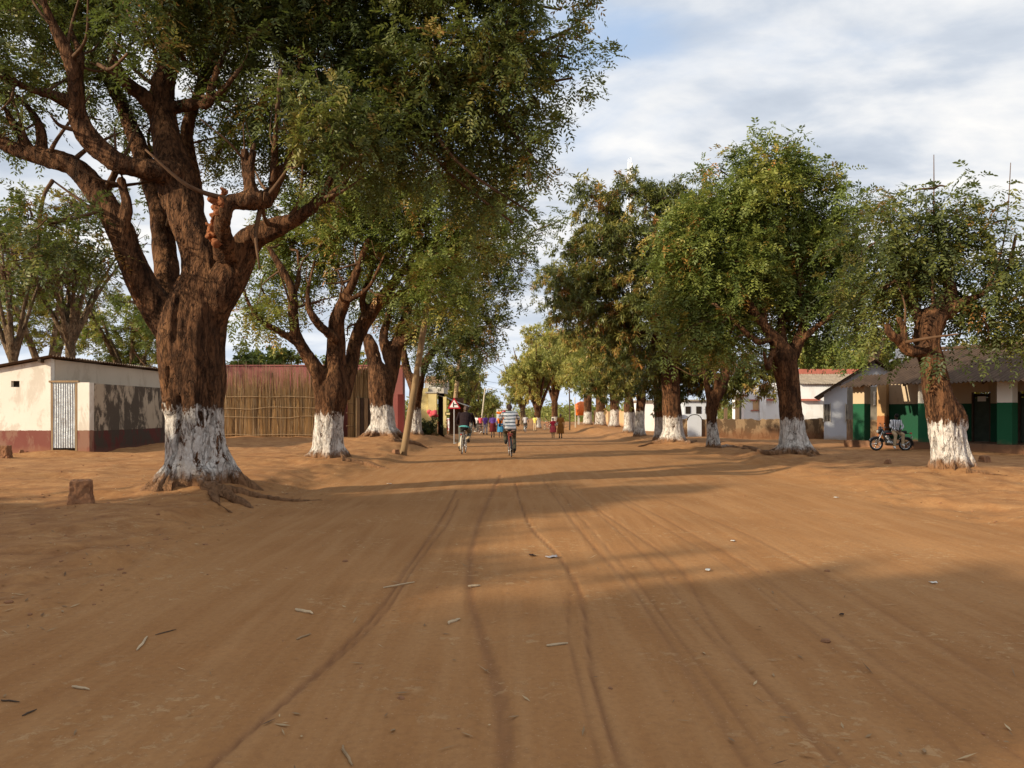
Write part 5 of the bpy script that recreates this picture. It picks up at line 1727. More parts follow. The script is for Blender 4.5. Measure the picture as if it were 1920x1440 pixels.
def walking(k_=1.0, arms='swing'):
    J = dict(pelvis=(0, 0, .95), chest=(0, .02, 1.28), neck=(0, .03, 1.45), head=(0, .05, 1.58),
             shl=(-.185, .01, 1.40), shr=(.185, .01, 1.40), ell=(-.235, .04, 1.11), elr=(.235, -.06, 1.11), wrl=(-.23, .16, .87), wrr=(.24, -.04, .85),
             hpl=(-.085, 0, .90), hpr=(.085, 0, .90), knl=(-.09, -.02 * k_, .48), knr=(.09, .14 * k_, .49), anl=(-.09, -.22 * k_, .12), anr=(.09, .13 * k_, .075), tol=(-.09, -.10 * k_, .035), tor=(.10, .27 * k_, .04))
    if arms == 'carry':
        J.update(ell=(-.26, .0, 1.12), wrl=(-.20, .22, 1.08))
    if arms == 'up':
        J.update(elr=(.30, .05, 1.52), wrr=(.16, .04, 1.74))
    return J


STAND = dict(walking(.15))


def riding(down='l'):
    """sitting on a bicycle, seen in the bicycle's own frame"""
    J = dict(pelvis=(0, -.19, 1.0), chest=(0, -.03, 1.34), neck=(0, .05, 1.50), head=(0, .10, 1.63),
             shl=(-.19, .03, 1.45), shr=(.19, .03, 1.45), ell=(-.27, .17, 1.21), elr=(.27, .17, 1.21), wrl=(-.27, .37, 1.07), wrr=(.27, .37, 1.07),
             hpl=(-.09, -.17, .96), hpr=(.09, -.17, .96), grip=.8, hdl=(0, 1, -.2), hdr=(0, 1, -.2))
    dn = dict(kn=(.115, .14, .60), an=(.12, -.01, .22), to=(.12, .14, .17))
    upq = dict(kn=(.13, .24, .80), an=(.12, .03, .50), to=(.12, .17, .45))
    for q, sgn_ in (('l', -1), ('r', 1)):
        src = dn if down == q else upq
        for k_, v in src.items():
            J[k_ + q] = (v[0] * sgn_, v[1], v[2])
    return J


M['chrome'] = mat('chrome', (0.62, 0.62, 0.60), .25, .1, 5, 0, .95)
M['tyre_dust'] = mat('dusty_tyre', (0.16, 0.11, 0.075), .9, .3, 10, 0)
M['red_lens'] = mat('red_lens', (0.45, 0.03, 0.02), .3, .1, 5, 0, spec=.6)
M['red_paint'] = mat('red_paint', (0.42, 0.075, 0.05), .45, .15, 5, 0, spec=.5)
M['black_paint'] = mat('black_paint', (0.012, 0.012, 0.014), .3, .2, 5, 0, spec=.6)
M['fender_pale'] = mat('pale_fender', (0.55, 0.50, 0.40), .5, .15, 5, 0)


def bicycle(label, loc, heading, frame='black_paint', rack='steel', fender='fender_pale', lean=0.0, down='l', group=None):
    root = empty('bicycle', loc, label, 'bicycle', heading, group)
    root.rotation_euler = (0, lean, heading)
    RW = .335
    for yc in (-.50, .60):
        wb = MB()
        wb.ring((0, yc, RW), RW - .02, .02, 'x', 36, 8)
        wh = wb.build('wheel', M['tyre_dust'], root, smooth=True)
        r = MB()
        r.ring((0, yc, RW), RW - .042, .010, 'x', 32, 6)
        r.build('rim', M['chrome'], wh, smooth=True)
        sp = MB()
        for k_ in range(18):
            a = k_ * 2 * math.pi / 18
            sp.tube([((.025 if k_ % 2 else -.025), yc, RW), (0, yc + math.cos(a) * (RW - .05), RW + math.sin(a) * (RW - .05))], .0022, 3, False)
        sp.tube([(-.05, yc, RW), (.05, yc, RW)], .022, 8)
        spo = sp.build('spokes', M['chrome'], wh)
        fb = MB()
        a = np.linspace(math.radians(15), math.radians(165), 16) if yc > 0 else np.linspace(math.radians(-8), math.radians(195), 18)
        if yc < 0:
            a = np.linspace(math.radians(60), math.radians(205), 16)
        pts = [(0, yc + math.cos(x) * (RW + .018), RW + math.sin(x) * (RW + .018)) for x in a]
        Vf = []
        for p_ in pts:
            dr = Vector((0, p_[1] - yc, p_[2] - RW)).normalized()
            for sx, h_ in ((-.028, -.012), (-.016, .006), (.016, .006), (.028, -.012)):
                Vf.append((sx, p_[1] + dr.y * h_, p_[2] + dr.z * h_))
        fc = [(i * 4 + j, i * 4 + j + 1, i * 4 + j + 5, i * 4 + j + 4) for i in range(len(pts) - 1) for j in range(3)]
        mo = obj('mudguard', mesh_np('mudguard', Vf, [fc], True), M[fender], root)
        md = mo.modifiers.new('t', 'SOLIDIFY'); md.thickness = .003
    f = MB()
    bb, seat, headt, headb = (0, 0, .29), (0, -.17, .82), (0, .40, .88), (0, .44, .70)
    for a_, b_, r in ((bb, seat, .016), (seat, headt, .015), (bb, headb, .018), (headt, headb, .02)):
        f.tube([a_, b_], r, 8)
    for sx in (-.045, .045):
        f.tube([(sx * .4, -.05, .29), (sx, -.50, RW)], .010, 6)
        f.tube([(sx * .4, -.155, .77), (sx, -.50, RW)], .009, 6)
    f.build('frame', M[frame], root, smooth=True)
    f = MB()
    for sx in (-.05, .05):
        f.tube([(sx, .44, .70), (sx, .52, .5), (sx, .60, RW)], .011, 6)
    f.build('fork', M['chrome'], root, smooth=True)
    h = MB()
    h.tube([(0, .40, .88), (0, .395, 1.03)], .014, 6)
    h.tube([(-.29, .38, 1.03), (-.24, .44, 1.045), (0, .43, 1.03), (.24, .44, 1.045), (.29, .38, 1.03)], .012, 6)
    h.build('handlebar', M['chrome'], root, smooth=True)
    for sx in (-1, 1):
        g = MB()
        g.tube([(sx * .30, .30, 1.02), (sx * .28, .42, 1.035)], .017, 8)
        g.build('grip', M['black'], root, smooth=True)
    sd_ = MB()
    sd_.ball((0, -.27, .89), (.085, .10, .035))
    sd_.cone((0, -.25, .89), (0, -.04, .90), .05, .025)
    obj('saddle', fuse(sd_, 'saddle', .012, 2), M['black'], root)
    r = MB()
    for sx in (-.07, 0, .07):
        r.tube([(sx, -.22, .76), (sx, -.74, .76)], .008, 6)
    for yy in (-.30, -.5, -.72):
        r.tube([(-.08, yy, .76), (.08, yy, .76)], .007, 6)
    r.box((0, -.50, .775), (.15, .42, .012))
    for sx in (-.06, .06):
        r.tube([(sx, -.62, .76), (sx * .8, -.50, RW)], .006, 5)
    r.build('rack', M[rack], root)
    lg = MB()
    lg.ball((0, -.75, .72), (.03, .012, .022))
    lg.build('reflector', M['red_lens'], root, smooth=True)
    for sx in (-1, 1):
        dnl = (down == 'l') == (sx < 0)
        zc = .12 if dnl else .46
        c = MB()
        c.tube([(sx * .05, 0, .29), (sx * .075, .01, zc)], .010, 6)
        cr = c.build('crank', M['chrome'], root)
        c = MB()
        c.box((sx * .125, .02, zc), (.09, .07, .022))
        c.build('pedal', M['black'], cr)
    c = MB()
    c.ring((.045, 0, .29), .09, .006, 'x', 24, 5)
    c.tube([(.045, 0, .385), (.045, -.50, .375)], .005, 4)
    c.tube([(.045, 0, .195), (.045, -.50, .295)], .005, 4)
    c.build('chain', M['steel'], root)
    return root


def ground_z(x, y):
    return ter(x, y)


# the two cyclists
P1 = hit(869, 851)
hd1 = math.radians(-3)
bicycle('black bicycle with pale mudguard under the rider in the dark jacket', P1, hd1, 'black_paint', 'steel', 'fender_pale', 0, 'l')
r_ = person('cyclist in black jacket, teal shirt hem and rolled grey jeans, seen from behind', P1, hd1, riding('l'), 'cloth_black', 1.95, 'cloth_jean', .86, None, 'black', 1.0, hem='cloth_teal')
for c_ in r_.children:
    if c_.name.startswith('trousers'):
        for q in 'lr':
            J = riding('l')
            cu = MB()
            a_, b_ = lerp(J['kn' + q], J['an' + q], .62), lerp(J['kn' + q], J['an' + q], .80)
            cu.cone(a_, b_, .068, .066)
            obj('cuff', fuse(cu, 'cuff', .012, 2), M['cloth_tan'], c_)
r_.scale = (1.17, 1.05, 1.0)
r_.rotation_euler = (0, math.radians(3), hd1)
P2 = hit(957, 856)
hd2 = math.radians(4)
bicycle('bicycle with red carrier and red frame under the rider in the striped shirt', P2, hd2, 'red_paint', 'red_paint', 'black_paint', math.radians(-3), 'r')
r_ = person('cyclist in white shirt with dark blue stripes pedalling away', P2, hd2, riding('r'), 'shirt_stripe', .8, 'cloth_camo', .95, None, 'black', 1.0, shirt_low=.05)
r_.rotation_euler = (0, math.radians(-1), hd2)
r_.scale = (1.15, 1.05, 1.0)
# far cyclist
P3 = hit(985, 811)
bicycle('bicycle ridden by the far cyclist in the grey shirt', P3, math.radians(-6), 'black_paint', 'black_paint', 'steel', 0, 'l')
person('far cyclist in pale grey shirt riding away between the walkers', P3, math.radians(-6), riding('l'), 'cloth_grey', .9, 'cloth_jean', .95, None, 'black', 1.0, .018)

# walkers
Q = hit(1037, 822)
person('girl in red dress walking beside the woman in brown', Q, math.radians(4), walking(.7), 'cloth_red', .35, None, 0, ('cloth_pink', .50, .27), None, .84, .016)
Q = hit(1051, 822)
person('woman in ochre brown wrap walking beside the girl in red', Q, math.radians(2), walking(.8, 'carry'), 'cloth_ochre', .9, None, 0, ('cloth_ochre', .34, .24), 'black', 1.0, .016)
bk_ = obj('wrap', None) if False else None
Q = hit(924, 820.5)
person('woman with purple shawl and dark red wrap walking away on the left', Q, math.radians(3), walking(.8), 'cloth_purple', .9, None, 0, ('cloth_darkred', .42, .25), 'black', 1.0, .016)
Q = hit(938.5, 821)
pw = person('woman in orange top and blue skirt with a bundle on her head', Q, math.radians(-2), walking(.8, 'up'), 'cloth_orange', .5, None, 0, ('cloth_blue', .42, .24), None, .98, .016)
bmb = MB()
for k_ in range(7):
    a = k_ * .9
    bmb.ball((.16 * math.cos(a), .12 * math.sin(a), .03 * math.sin(k_ * 2.1)), (.16, .13, .09))
bd = obj('head_bundle', fuse(bmb, 'head_bundle', .02, 2), M['cloth_orange'], None, (Q.x, Q.y + .04, Q.z + 1.79))
tag(bd, 'orange and red cloth bundle carried on the head of the woman in orange', 'bundle')
bmb = MB()
bmb.ball((0, 0, 0), (.12, .14, .10)); bmb.ball((.08, .03, .05), (.1, .1, .08))
rb = obj('knot', fuse(bmb, 'knot', .02, 2), M['cloth_red'], bd, (.20, 0, .06))
Q = hit(910, 815)
person('man in violet shirt walking on the left edge of the street', Q, math.radians(-20), walking(.9), 'cloth_purple', .6, 'cloth_grey', .95, None, 'black', 1.0, .018)
Q = hit(1003, 809)
person('person in yellow shirt standing before the far whitewashed trunk', Q, math.radians(160), dict(STAND), 'cloth_yellow', .6, 'cloth_tan', .95, None, 'black', 1.0, .02)
# the small group by the parked bicycles on the left
for px, py, top_, bot, lab, hdg in ((884, 812, 'cloth_black', 'cloth_jean', 'dark clothed man standing by the motorcycle left of the street', 70), (893, 810, 'cloth_white', 'cloth_jean', 'man in white shirt standing among the parked bicycles', 150), (901, 811, 'cloth_pink', 'cloth_brown', 'person in pink top standing by the far pale pole', 200), (874, 806, 'cloth_white', 'cloth_black', 'man in white shirt behind the first cyclist, by the shops', 120)):
    Q = hit(px, py)
    person(lab, Q, math.radians(hdg), dict(STAND), top_, .6, bot, .95, None, 'black', 1.0, .022)
for px, py, lab, hdg, fr in ((888, 813, 'dark bicycle parked among the people on the left', 75, 'black_paint'), (897, 812.5, 'parked bicycle behind the pink topped person', 95, 'black_paint'), (1027, 806, 'bicycle leaning near the far whitewashed trunk, left of the girl in red', 30, 'red_paint')):
    bicycle(lab, hit(px, py), math.radians(hdg), fr, 'steel', 'black_paint')


# ------------------------------------------------------------------ motorcycle and the man resting on it
def motorcycle(label, loc, heading, s=1.0):
    root = empty('motorcycle', loc, label, 'motorcycle', heading)
    root.scale = (s, s, s)
    for yc, R in ((.66, .305), (-.62, .30)):
        w_ = MB()
        w_.ring((0, yc, R), R - .045, .045, 'x', 36, 10)
        wh = w_.build('wheel', M['black'], root, smooth=True)
        r = MB()
        r.ring((0, yc, R), R - .085, .016, 'x', 32, 6)
        for k_ in range(5):
            a = k_ * 2 * math.pi / 5
            r.tube([(0, yc, R), (0, yc + math.cos(a) * (R - .09), R + math.sin(a) * (R - .09))], .018, 6, False)
        r.tube([(-.06, yc, R), (.06, yc, R)], .06, 12)
        r.build('rim', M['chrome'], wh, smooth=True)
        a = np.linspace(math.radians(20), math.radians(165), 16) if yc > 0 else np.linspace(math.radians(35), math.radians(190), 16)
        Vf = []
        for x in a:
            dy, dz = math.cos(x), math.sin(x)
            for sx, h_ in ((-.07, -.03), (-.05, .012), (.05, .012), (.07, -.03)):
                Vf.append((sx, yc + dy * (R + .035 + h_), R + dz * (R + .035 + h_)))
        fc = [(i * 4 + j, i * 4 + j + 1, i * 4 + j + 5, i * 4 + j + 4) for i in range(15) for j in range(3)]
        mo = obj('mudguard', mesh_np('mudguard', Vf, [fc], True), M['black_paint'], root)
        md = mo.modifiers.new('t', 'SOLIDIFY'); md.thickness = .006
    f = MB()
    for sx in (-.085, .085):
        f.tube([(sx, .40, .92), (sx, .52, .62), (sx, .66, .305)], [.02, .022, .028], 8)
    f.build('fork', M['chrome'], root, smooth=True)
    t_ = MB()
    t_.cone((0, .30, .80), (0, -.02, .80), .125, .095)
    t_.ball((0, .18, .84), (.13, .22, .09))
    obj('tank', fuse(t_, 'tank', .015, 3), M['black_paint'], root)
    sb = MB()
    sb.box((.125, .14, .80), (.012, .26, .035))
    sb.box((-.125, .14, .80), (.012, .26, .035))
    sb.build('tank_stripe', M['red_paint'], root)
    s_ = MB()
    s_.cone((0, -.05, .79), (0, -.62, .86), .085, .075)
    s_.ball((0, -.35, .82), (.13, .32, .06))
    obj('seat', fuse(s_, 'seat', .015, 3), M['black'], root)
    e = MB()
    e.ball((0, .05, .38), (.15, .20, .13))
    e.cone((0, .10, .45), (0, .22, .66), .085, .07)
    e.ball((.13, .02, .36), (.05, .09, .09)); e.ball((-.13, .02, .36), (.05, .09, .09))
    for k_ in range(6):
        e.tube([(0, .11 + k_ * .018, .47 + k_ * .033), (0, .115 + k_ * .018, .48 + k_ * .033)], .11, 10)
    e.build('engine', M['steel'], root, smooth=True)
    fr = MB()
    for sx in (-.07, .07):
        fr.tube([(sx, .38, .85), (sx, .30, .55), (sx, .18, .25), (sx, -.20, .27), (sx, -.62, .30)], .018, 6)
        fr.tube([(sx, -.20, .27), (sx, -.22, .74), (sx, -.75, .80)], .016, 6)
    fr.build('frame', M['black_paint'], root, smooth=True)
    for sx in (-.11, .11):
        sh = MB()
        sh.tube([(sx, -.60, .34), (sx, -.42, .74)], .030, 10)
        sh.build('shock', M['chrome'], root, smooth=True)
    ex = MB()
    ex.tube([(.12, .20, .45), (.15, .22, .28), (.16, -.1, .24), (.17, -.35, .29), (.17, -.85, .38)], [.02, .02, .022, .045, .04], 10)
    ex.build('exhaust', M['chrome'], root, smooth=True)
    hb = MB()
    hb.tube([(-.34, .26, 1.06), (-.22, .36, 1.08), (0, .40, 1.00), (.22, .36, 1.08), (.34, .26, 1.06)], .014, 6)
    hb.tube([(-.2, .36, 1.07), (-.27, .40, 1.24)], .008, 5)
    hb.tube([(.2, .36, 1.07), (.27, .40, 1.24)], .008, 5)
    hbo = hb.build('handlebar', M['chrome'], root, smooth=True)
    for sx in (-1, 1):
        mi = MB()
        mi.ball((sx * .28, .40, 1.26), (.06, .015, .035))
        mi.build('mirror', M['black'], hbo, smooth=True)
        gp = MB()
        gp.tube([(sx * .35, .25, 1.06), (sx * .26, .33, 1.075)], .02, 8)
        gp.build('grip', M['black'], hbo, smooth=True)
    fa = MB()
    fa.cone((0, .42, .92), (0, .52, .88), .10, .12)
    fa.prism([(-.09, 1.12), (.09, 1.12), (.13, .96), (.10, .80), (-.10, .80), (-.13, .96)], .47, .54, 'xz')
    obj('fairing', fuse(fa, 'fairing', .015, 3), M['black_paint'], root)
    hl = MB()
    hl.ball((0, .60, .88), (.085, .05, .075))
    hl.build('headlight', M['paper'], root, smooth=True)
    tl = MB()
    tl.box((0, -.86, .80), (.14, .06, .07))
    tl.build('tail_light', M['red_lens'], root)
    pl_ = MB()
    pl_.box((0, -.90, .62), (.18, .01, .12))
    pl_.build('number_plate', M['paper'], root)
    for sx in (-1, 1):
        fp = MB()
        fp.tube([(sx * .10, .0, .27), (sx * .26, .0, .27)], .016, 6)
        fp.build('foot_peg', M['black'], root)
    return root


Qm = hit(1671, 845)
mh_ = math.radians(84)
motorcycle('black motorcycle parked side on in front of the green veranda', Qm, mh_, .93)
J = dict(pelvis=(0, -.02, .92), chest=(.0, .03, 1.24), neck=(0, .06, 1.41), head=(0, .09, 1.54), shl=(-.19, .03, 1.36), shr=(.19, .03, 1.36), ell=(-.27, .10, 1.10), elr=(.27, .10, 1.10), wrl=(-.10, .27, .98), wrr=(.10, .27, .98),
         hpl=(-.09, .02, .88), hpr=(.09, .02, .88), knl=(-.13, .40, .78), knr=(.17, .36, .76), anl=(-.10, .42, .36), anr=(.24, .40, .26), tol=(-.09, .56, .32), tor=(.28, .54, .22), grip=.6)
person('man in blue and white striped shirt and tan trousers sitting sideways on the motorcycle', Vector((Qm.x + .16, Qm.y - .05, Qm.z - .08)), math.radians(180), J, 'shirt_upright', 1.8, 'cloth_tan', .93, None, 'paper', 1.0, face=True, hair=True)

# ------------------------------------------------------------------ poles, lamp and wires
M['pole'] = mat('pole_wood', (0.25, 0.165, 0.085), .88, .35, 2.5, .5, stretch=(4, 4, .3))
M['pole_pale'] = mat('pole_pale', (0.50, 0.44, 0.34), .8, .2, 2.5, .3)


def pole(label, base_px, top_px, wpx, m_, name='utility_pole', d=None, top_w=.75):
    b = hit(*base_px) if d is None else G(base_px[0], d)
    t_ = W(top_px[0], top_px[1], b.y)
    root = empty(name, b, label, 'pole')
    r = wpx * b.y / F / 2
    mb = MB()
    v = t_ - b
    pts = [tuple(v * k_ + Vector((.02 * math.sin(k_ * 5), 0, 0))) for k_ in np.linspace(-.06, 1, 12)]
    mb.tube(pts, np.linspace(r, r * top_w, 12), 14)
    mb.build('shaft', m_, root, smooth=True)
    return root, b, v, r


pr, pb, pv, prd = pole('thick leaning wooden pole beside the left street trees', (756, 852), (826, 415), 13.5, M['pole'], top_w=.72)
tagp = MB()
q = pv * .355
tagp.box((.13, -.05, 0), (.03, .09, .30))
tagp.build('tag_plate', M['paper'], pr, q)
arm = MB()
arm.tube([tuple(pv * .985), tuple(pv * .99 + Vector((.35, -.1, .16))), tuple(pv * .99 + Vector((.62, -.12, .12)))], .03, 6)
arm.build('lamp_arm', M['steel'], pr)
lh = MB()
lh.ball((0, 0, 0), (.26, .12, .075))
lh.build('lamp_head', M['fender_pale'], pr, tuple(pv * .99 + Vector((.78, -.12, .08))), (0, math.radians(16), 0), smooth=True)
p2, b2, v2, _ = pole('dark wooden pole rising behind the road sign', (845, 816.5), (866, 640), 9, M['wood'])
p3, b3, v3, _ = pole('slim pale pole with a small lamp farther down the left side', (900, 806), (910, 728), 3.2, M['pole_pale'])
lh = MB()
lh.tube([tuple(v3 * .97), tuple(v3 * .97 + Vector((.5, 0, .05)))], .03, 5)
lh.ball(tuple(v3 * .97 + Vector((.62, 0, .04))), (.25, .1, .07))
lh.build('lamp_head', M['pole_pale'], p3)
p4, b4, v4, _ = pole('far grey pole among the trunks on the right', (1068, 795), (1068, 730), 3.0, M['wood_dark'], d=88)
p5, b5, v5, _ = pole('far pale post right of the grey pole', (1079, 795), (1078, 745), 2.4, M['pole_pale'], d=90)


def wire(label, a, b, sag, r=.012):
    a, b = Vector(a), Vector(b)
    pts = [tuple(a.lerp(b, k_) - Vector((0, 0, sag * 4 * k_ * (1 - k_)))) for k_ in np.linspace(0, 1, 14)]
    mb = MB()
    mb.tube([tuple(Vector(p_) - a) for p_ in pts], r, 5)
    o = mb.build('wire', M['black'], None, a)
    tag(o, label, 'wire', 'overhead wires down the street')


wire('topmost wire slanting from the left canopy to the far right trees', W(858, 640, 32), W(1010, 718, 92), .5)
wire('wire from the dark pole down to the far right trees', b2 + v2 * .95, W(1000, 730, 95), .6)
wire('nearly level wire across the end of the street, upper', W(900, 711, 62), W(985, 717, 96), .3)
wire('nearly level wire across the end of the street, lower', W(903, 720, 66), W(985, 727, 100), .4)
wire('wire from the far pale pole to the right', b3 + v3 * .95, W(985, 750, 110), .4)
wire('lowest wire dipping towards the truck', W(908, 735, 80), W(985, 765, 130), .4)
wire('wire leaving the far right tree out of the picture', W(1836, 551, 26), W(2050, 540, 24), .15, .010)
wire('lower wire at the right edge above the veranda roof', W(1880, 618, 27), W(2050, 612, 26), .1, .010)

# ------------------------------------------------------------------ road sign
d = 40.0
sp_ = Vector(((851.5 - 960) * d / F, d, 0))
sp_.z = ter(sp_.x, sp_.y)
sg = empty('road_sign', sp_, 'red bordered triangular sign warning of a side road on the right', 'road sign')
zc = EYE - (766.5 - HORY) * d / F - sp_.z
wdt, hgt_ = 25.5 * d / F, 21.5 * d / F


def rtri(w_, h_, zb, rr, n_=4):
    pts = []
    P = [(-w_ / 2, zb), (w_ / 2, zb), (0, zb + h_)]
    for i in range(3):
        a, b, c = Vector(P[i - 1]), Vector(P[i]), Vector(P[(i + 1) % 3])
        p0, p1 = b + (a - b).normalized() * rr, b + (c - b).normalized() * rr
        for k_ in range(n_ + 1):
            s_ = k_ / n_
            pts.append(tuple((1 - s_) ** 2 * p0 + 2 * s_ * (1 - s_) * b + s_ * s_ * p1))
    return pts


M['sign_red'] = mat('sign_red', (0.42, 0.02, 0.03), .45, .1, 4, 0)
M['sign_white'] = mat('sign_white', (0.80, 0.80, 0.80), .5, .08, 4, 0)
mb = MB(); mb.prism(rtri(wdt, hgt_, zc, .06), -.02, 0, 'xz'); mb.build('border', M['sign_red'], sg)
mb = MB(); mb.prism(rtri(wdt * .68, hgt_ * .66, zc + hgt_ * .125, .03), -.026, -.021, 'xz'); mb.build('panel', M['sign_white'], sg)
mb = MB(); mb.box((-.03, -.029, zc + hgt_ * .36), (.055, .004, hgt_ * .40)); mb.box((.065, -.029, zc + hgt_ * .37), (.135, .0045, .05)); mb.build('symbol', M['black'], sg)
mb = MB(); mb.tube([(0, .02, -.3), (0, .02, zc + hgt_ * .8)], .03, 8); mb.build('post', M['steel'], sg)
mb = MB(); mb.tube([(.0, .02, .02), (.12, -.02, .05)], .02, 6); mb.build('foot', M['steel'], sg)

# ------------------------------------------------------------------ things in front of the shop
def at(px, py):
    return hit(px, py)


def chair(name_label, loc, m_, rz, group):
    root = empty('plastic_chair', loc, name_label, 'chair', rz, group)
    s_ = MB()
    s_.box((0, 0, .43), (.46, .44, .03))
    s_.box((0, -.02, .40), (.40, .40, .03))
    so = s_.build('seat', m_, root)
    bk = MB()
    for k_ in range(5):
        bk.box((-.18 + k_ * .09, .225 + .02 * math.cos(k_), .66), (.045, .02, .36))
    bk.tube([(-.23, .20, .44), (-.23, .25, .82), (-.12, .27, .88), (.12, .27, .88), (.23, .25, .82), (.23, .20, .44)], .025, 6)
    bk.build('backrest', m_, root)
    for sx in (-1, 1):
        a = MB()
        a.tube([(sx * .25, .22, .66), (sx * .27, -.12, .64), (sx * .24, -.20, .44)], .022, 6)
        a.build('armrest', m_, root)
        for sy in (-1, 1):
            l_ = MB()
            l_.tube([(sx * .20, sy * .18, .42), (sx * .25, sy * .23, 0)], [.03, .02], 6)
            l_.build('leg', m_, root)
    return root


M['white_plastic'] = mat('white_plastic', (0.70, 0.70, 0.70), .45, .08, 3, 0)
cp = at(830, 813)
for k_, lab in enumerate(('orange plastic chair, lowest of the stack by the shop', 'orange plastic chair, second from the ground in the stack by the shop', 'orange plastic chair, third from the ground in the stack by the shop', 'orange plastic chair, top of the stack by the shop')):
    chair(lab, cp + Vector((.01 * k_, 0, .11 * k_)), M['orange'], .5, 'stacked orange chairs')
chair('white plastic chair standing right of the stacked orange chairs', at(842, 812.5), M['white_plastic'], -.3, None)
pn = at(841, 811) + Vector((0, .8, 0))
pn.z = ter(pn.x, pn.y)
ab = empty('poster_board', pn, 'pale board with pink swirls leaning behind the white chair', 'poster board')
box('board', (0, 0, .55), (.42, .04, .95), M['white_plastic'], ab, (math.radians(-8), 0, 0))
mat_stripe('poster_swirl', (0.72, 0.70, 0.70), (0.55, 0.10, 0.16), 2, 2.6, .25, .9, .05)
box('poster', (0, -.035, .56), (.38, .01, .88), M['poster_swirl'], ab, (math.radians(-8), 0, 0))
jc = at(853, 813)
jr = empty('jerrycan', jc, 'orange yellow jerrycan on the ground under the road sign', 'jerrycan')
M['jerry'] = mat('jerry_plastic', (0.72, 0.27, 0.03), .45, .12, 3, 0)
mb = MB(); mb.box((0, 0, .21), (.28, .2, .42)); mb.box((0, 0, .45), (.20, .14, .06)); jb = mb.build('body', M['jerry'], jr)
bv = jb.modifiers.new('b', 'BEVEL'); bv.width = .03; bv.segments = 3
mb = MB(); mb.tube([(-.08, 0, .47), (-.07, 0, .53), (.03, 0, .53), (.05, 0, .47)], .015, 6); mb.build('handle', M['jerry'], jr)
mb = MB(); mb.tube([(.10, 0, .46), (.10, 0, .53)], .03, 10); mb.build('cap', M['black'], jr)
bu = at(802, 815)
rng = np.random.default_rng(77)
bl = [((rng.normal(0, .35), rng.normal(0, .2), .3 + .45 * rng.random()), (.3, .25, .3)) for _ in range(9)]
V, f, T, tw = crown(rng, bl, dens=18, kind=('whorl', 6), leaf=.12, width=.05, flen=.12, tips=[], fronds=4, spread=.15, tint0=.25)
br_ = empty('bush', bu, 'dark green bush at the foot of the yellow shop', 'bush')
obj('foliage', mesh_np('foliage', V, [f], False, T), M['leaf'], br_)
tw.build('stems', M['twig'], br_)['kind'] = 'stuff'
pk = at(812, 815)
cl = MB()
for k_ in range(14):
    cl.ball((rng.normal(0, .13), rng.normal(0, .09), rng.normal(0, .09)), (.15, .10, .12))
pc = obj('cloth_pile', fuse(cl, 'cloth_pile', .025, 2), M['cloth_pink'], None, pk + Vector((0, .1, 1.22)))
tag(pc, 'pink red cloth heaped over the bush beside the stacked chairs', 'cloth')

# ------------------------------------------------------------------ truck, tank, mast
tq_ = G(946, 84)
tk = empty('truck', tq_, 'small truck with white tubular rack driving away at the end of the street', 'truck', math.radians(-1))
M['truck_grey'] = mat('truck_grey', (0.42, 0.45, 0.50), .5, .12, 3, 0)
box('bed', (0, 1.4, .95), (1.75, 2.8, .55), M['truck_grey'], tk, None, .03)
box('tailgate', (0, -.03, .95), (1.7, .06, .5), M['truck_grey'], tk, None, .01)
cb = MB()
cb.prism([(2.85, .5), (4.9, .5), (4.9, 1.05), (4.3, 1.15), (3.9, 1.78), (2.9, 1.82)], -.85, .85, 'yz')
cbo = cb.build('cab', M['truck_grey'], tk)
box('rear_window', (0, 2.82, 1.45), (1.3, .03, .42), M['dark'], tk)
rk = MB()
for sx in (-.82, .82):
    for yy in (.05, 1.4, 2.75):
        rk.tube([(sx, yy, 1.2), (sx, yy, 2.35)], .03, 6)
    for zz_ in (1.75, 2.35):
        rk.tube([(sx, .05, zz_), (sx, 2.75, zz_)], .03, 6)
for yy in (.05, 2.75):
    for zz_ in (1.75, 2.1, 2.35):
        rk.tube([(-.82, yy, zz_), (.82, yy, zz_)], .03, 6)
rk.build('rack', M['white_plastic'], tk)
for sx in (-.75, .75):
    for yy in (.75, 3.9):
        wm = MB(); wm.ring((sx, yy, .36), .24, .12, 'x', 24, 8); wm.tube([(sx - .08, yy, .36), (sx + .08, yy, .36)], .15, 12)
        wm.build('wheel', M['black'], tk, smooth=True)
    box('tail_light', (sx * .95, -.07, .85), (.14, .03, .22), M['red_lens'], tk)
tn = G(1094, 112)
ot = empty('water_tank', tn, 'orange tank raised above the peach wall behind the forked far trunk', 'tank')
mb = MB(); mb.tube([(0, 0, 1.3), (0, 0, 1.4), (0, 0, 2.9), (0, 0, 3.15), (0, 0, 3.3)], [1.0, 1.15, 1.15, .8, .35], 20); mb.build('barrel', M['orange'], ot, smooth=True)
for sx in (-.7, .7):
    for sy in (-.7, .7):
        mb = MB(); mb.box((sx, sy, .6), (.15, .15, 1.5)); mb.build('leg', M['concrete'], ot)
ms = W(1181.5, 772, 150)
mt = empty('radio_mast', (ms.x, ms.y, -1), 'white radio mast top standing above the mango crown', 'mast')
H_ = EYE - (306 - HORY) * 150 / F + 1
M['mast_white'] = mat('mast_white', (0.85, 0.85, 0.85), .5, .05, 3, 0)
for k_ in range(3):
    a = k_ * 2.094 + .5
    lg = MB(); lg.tube([(1.1 * math.cos(a), 1.1 * math.sin(a), 0), (.42 * math.cos(a), .42 * math.sin(a), H_ - 1)], [.12, .08], 6); lg.build('leg', M['mast_white'], mt)
    pn_ = MB(); pn_.box((.42 * math.cos(a), .42 * math.sin(a), H_ - 1.1), (.22, .16, 2.4)); pn_.build('antenna_panel', M['mast_white'], mt)
lt = MB()
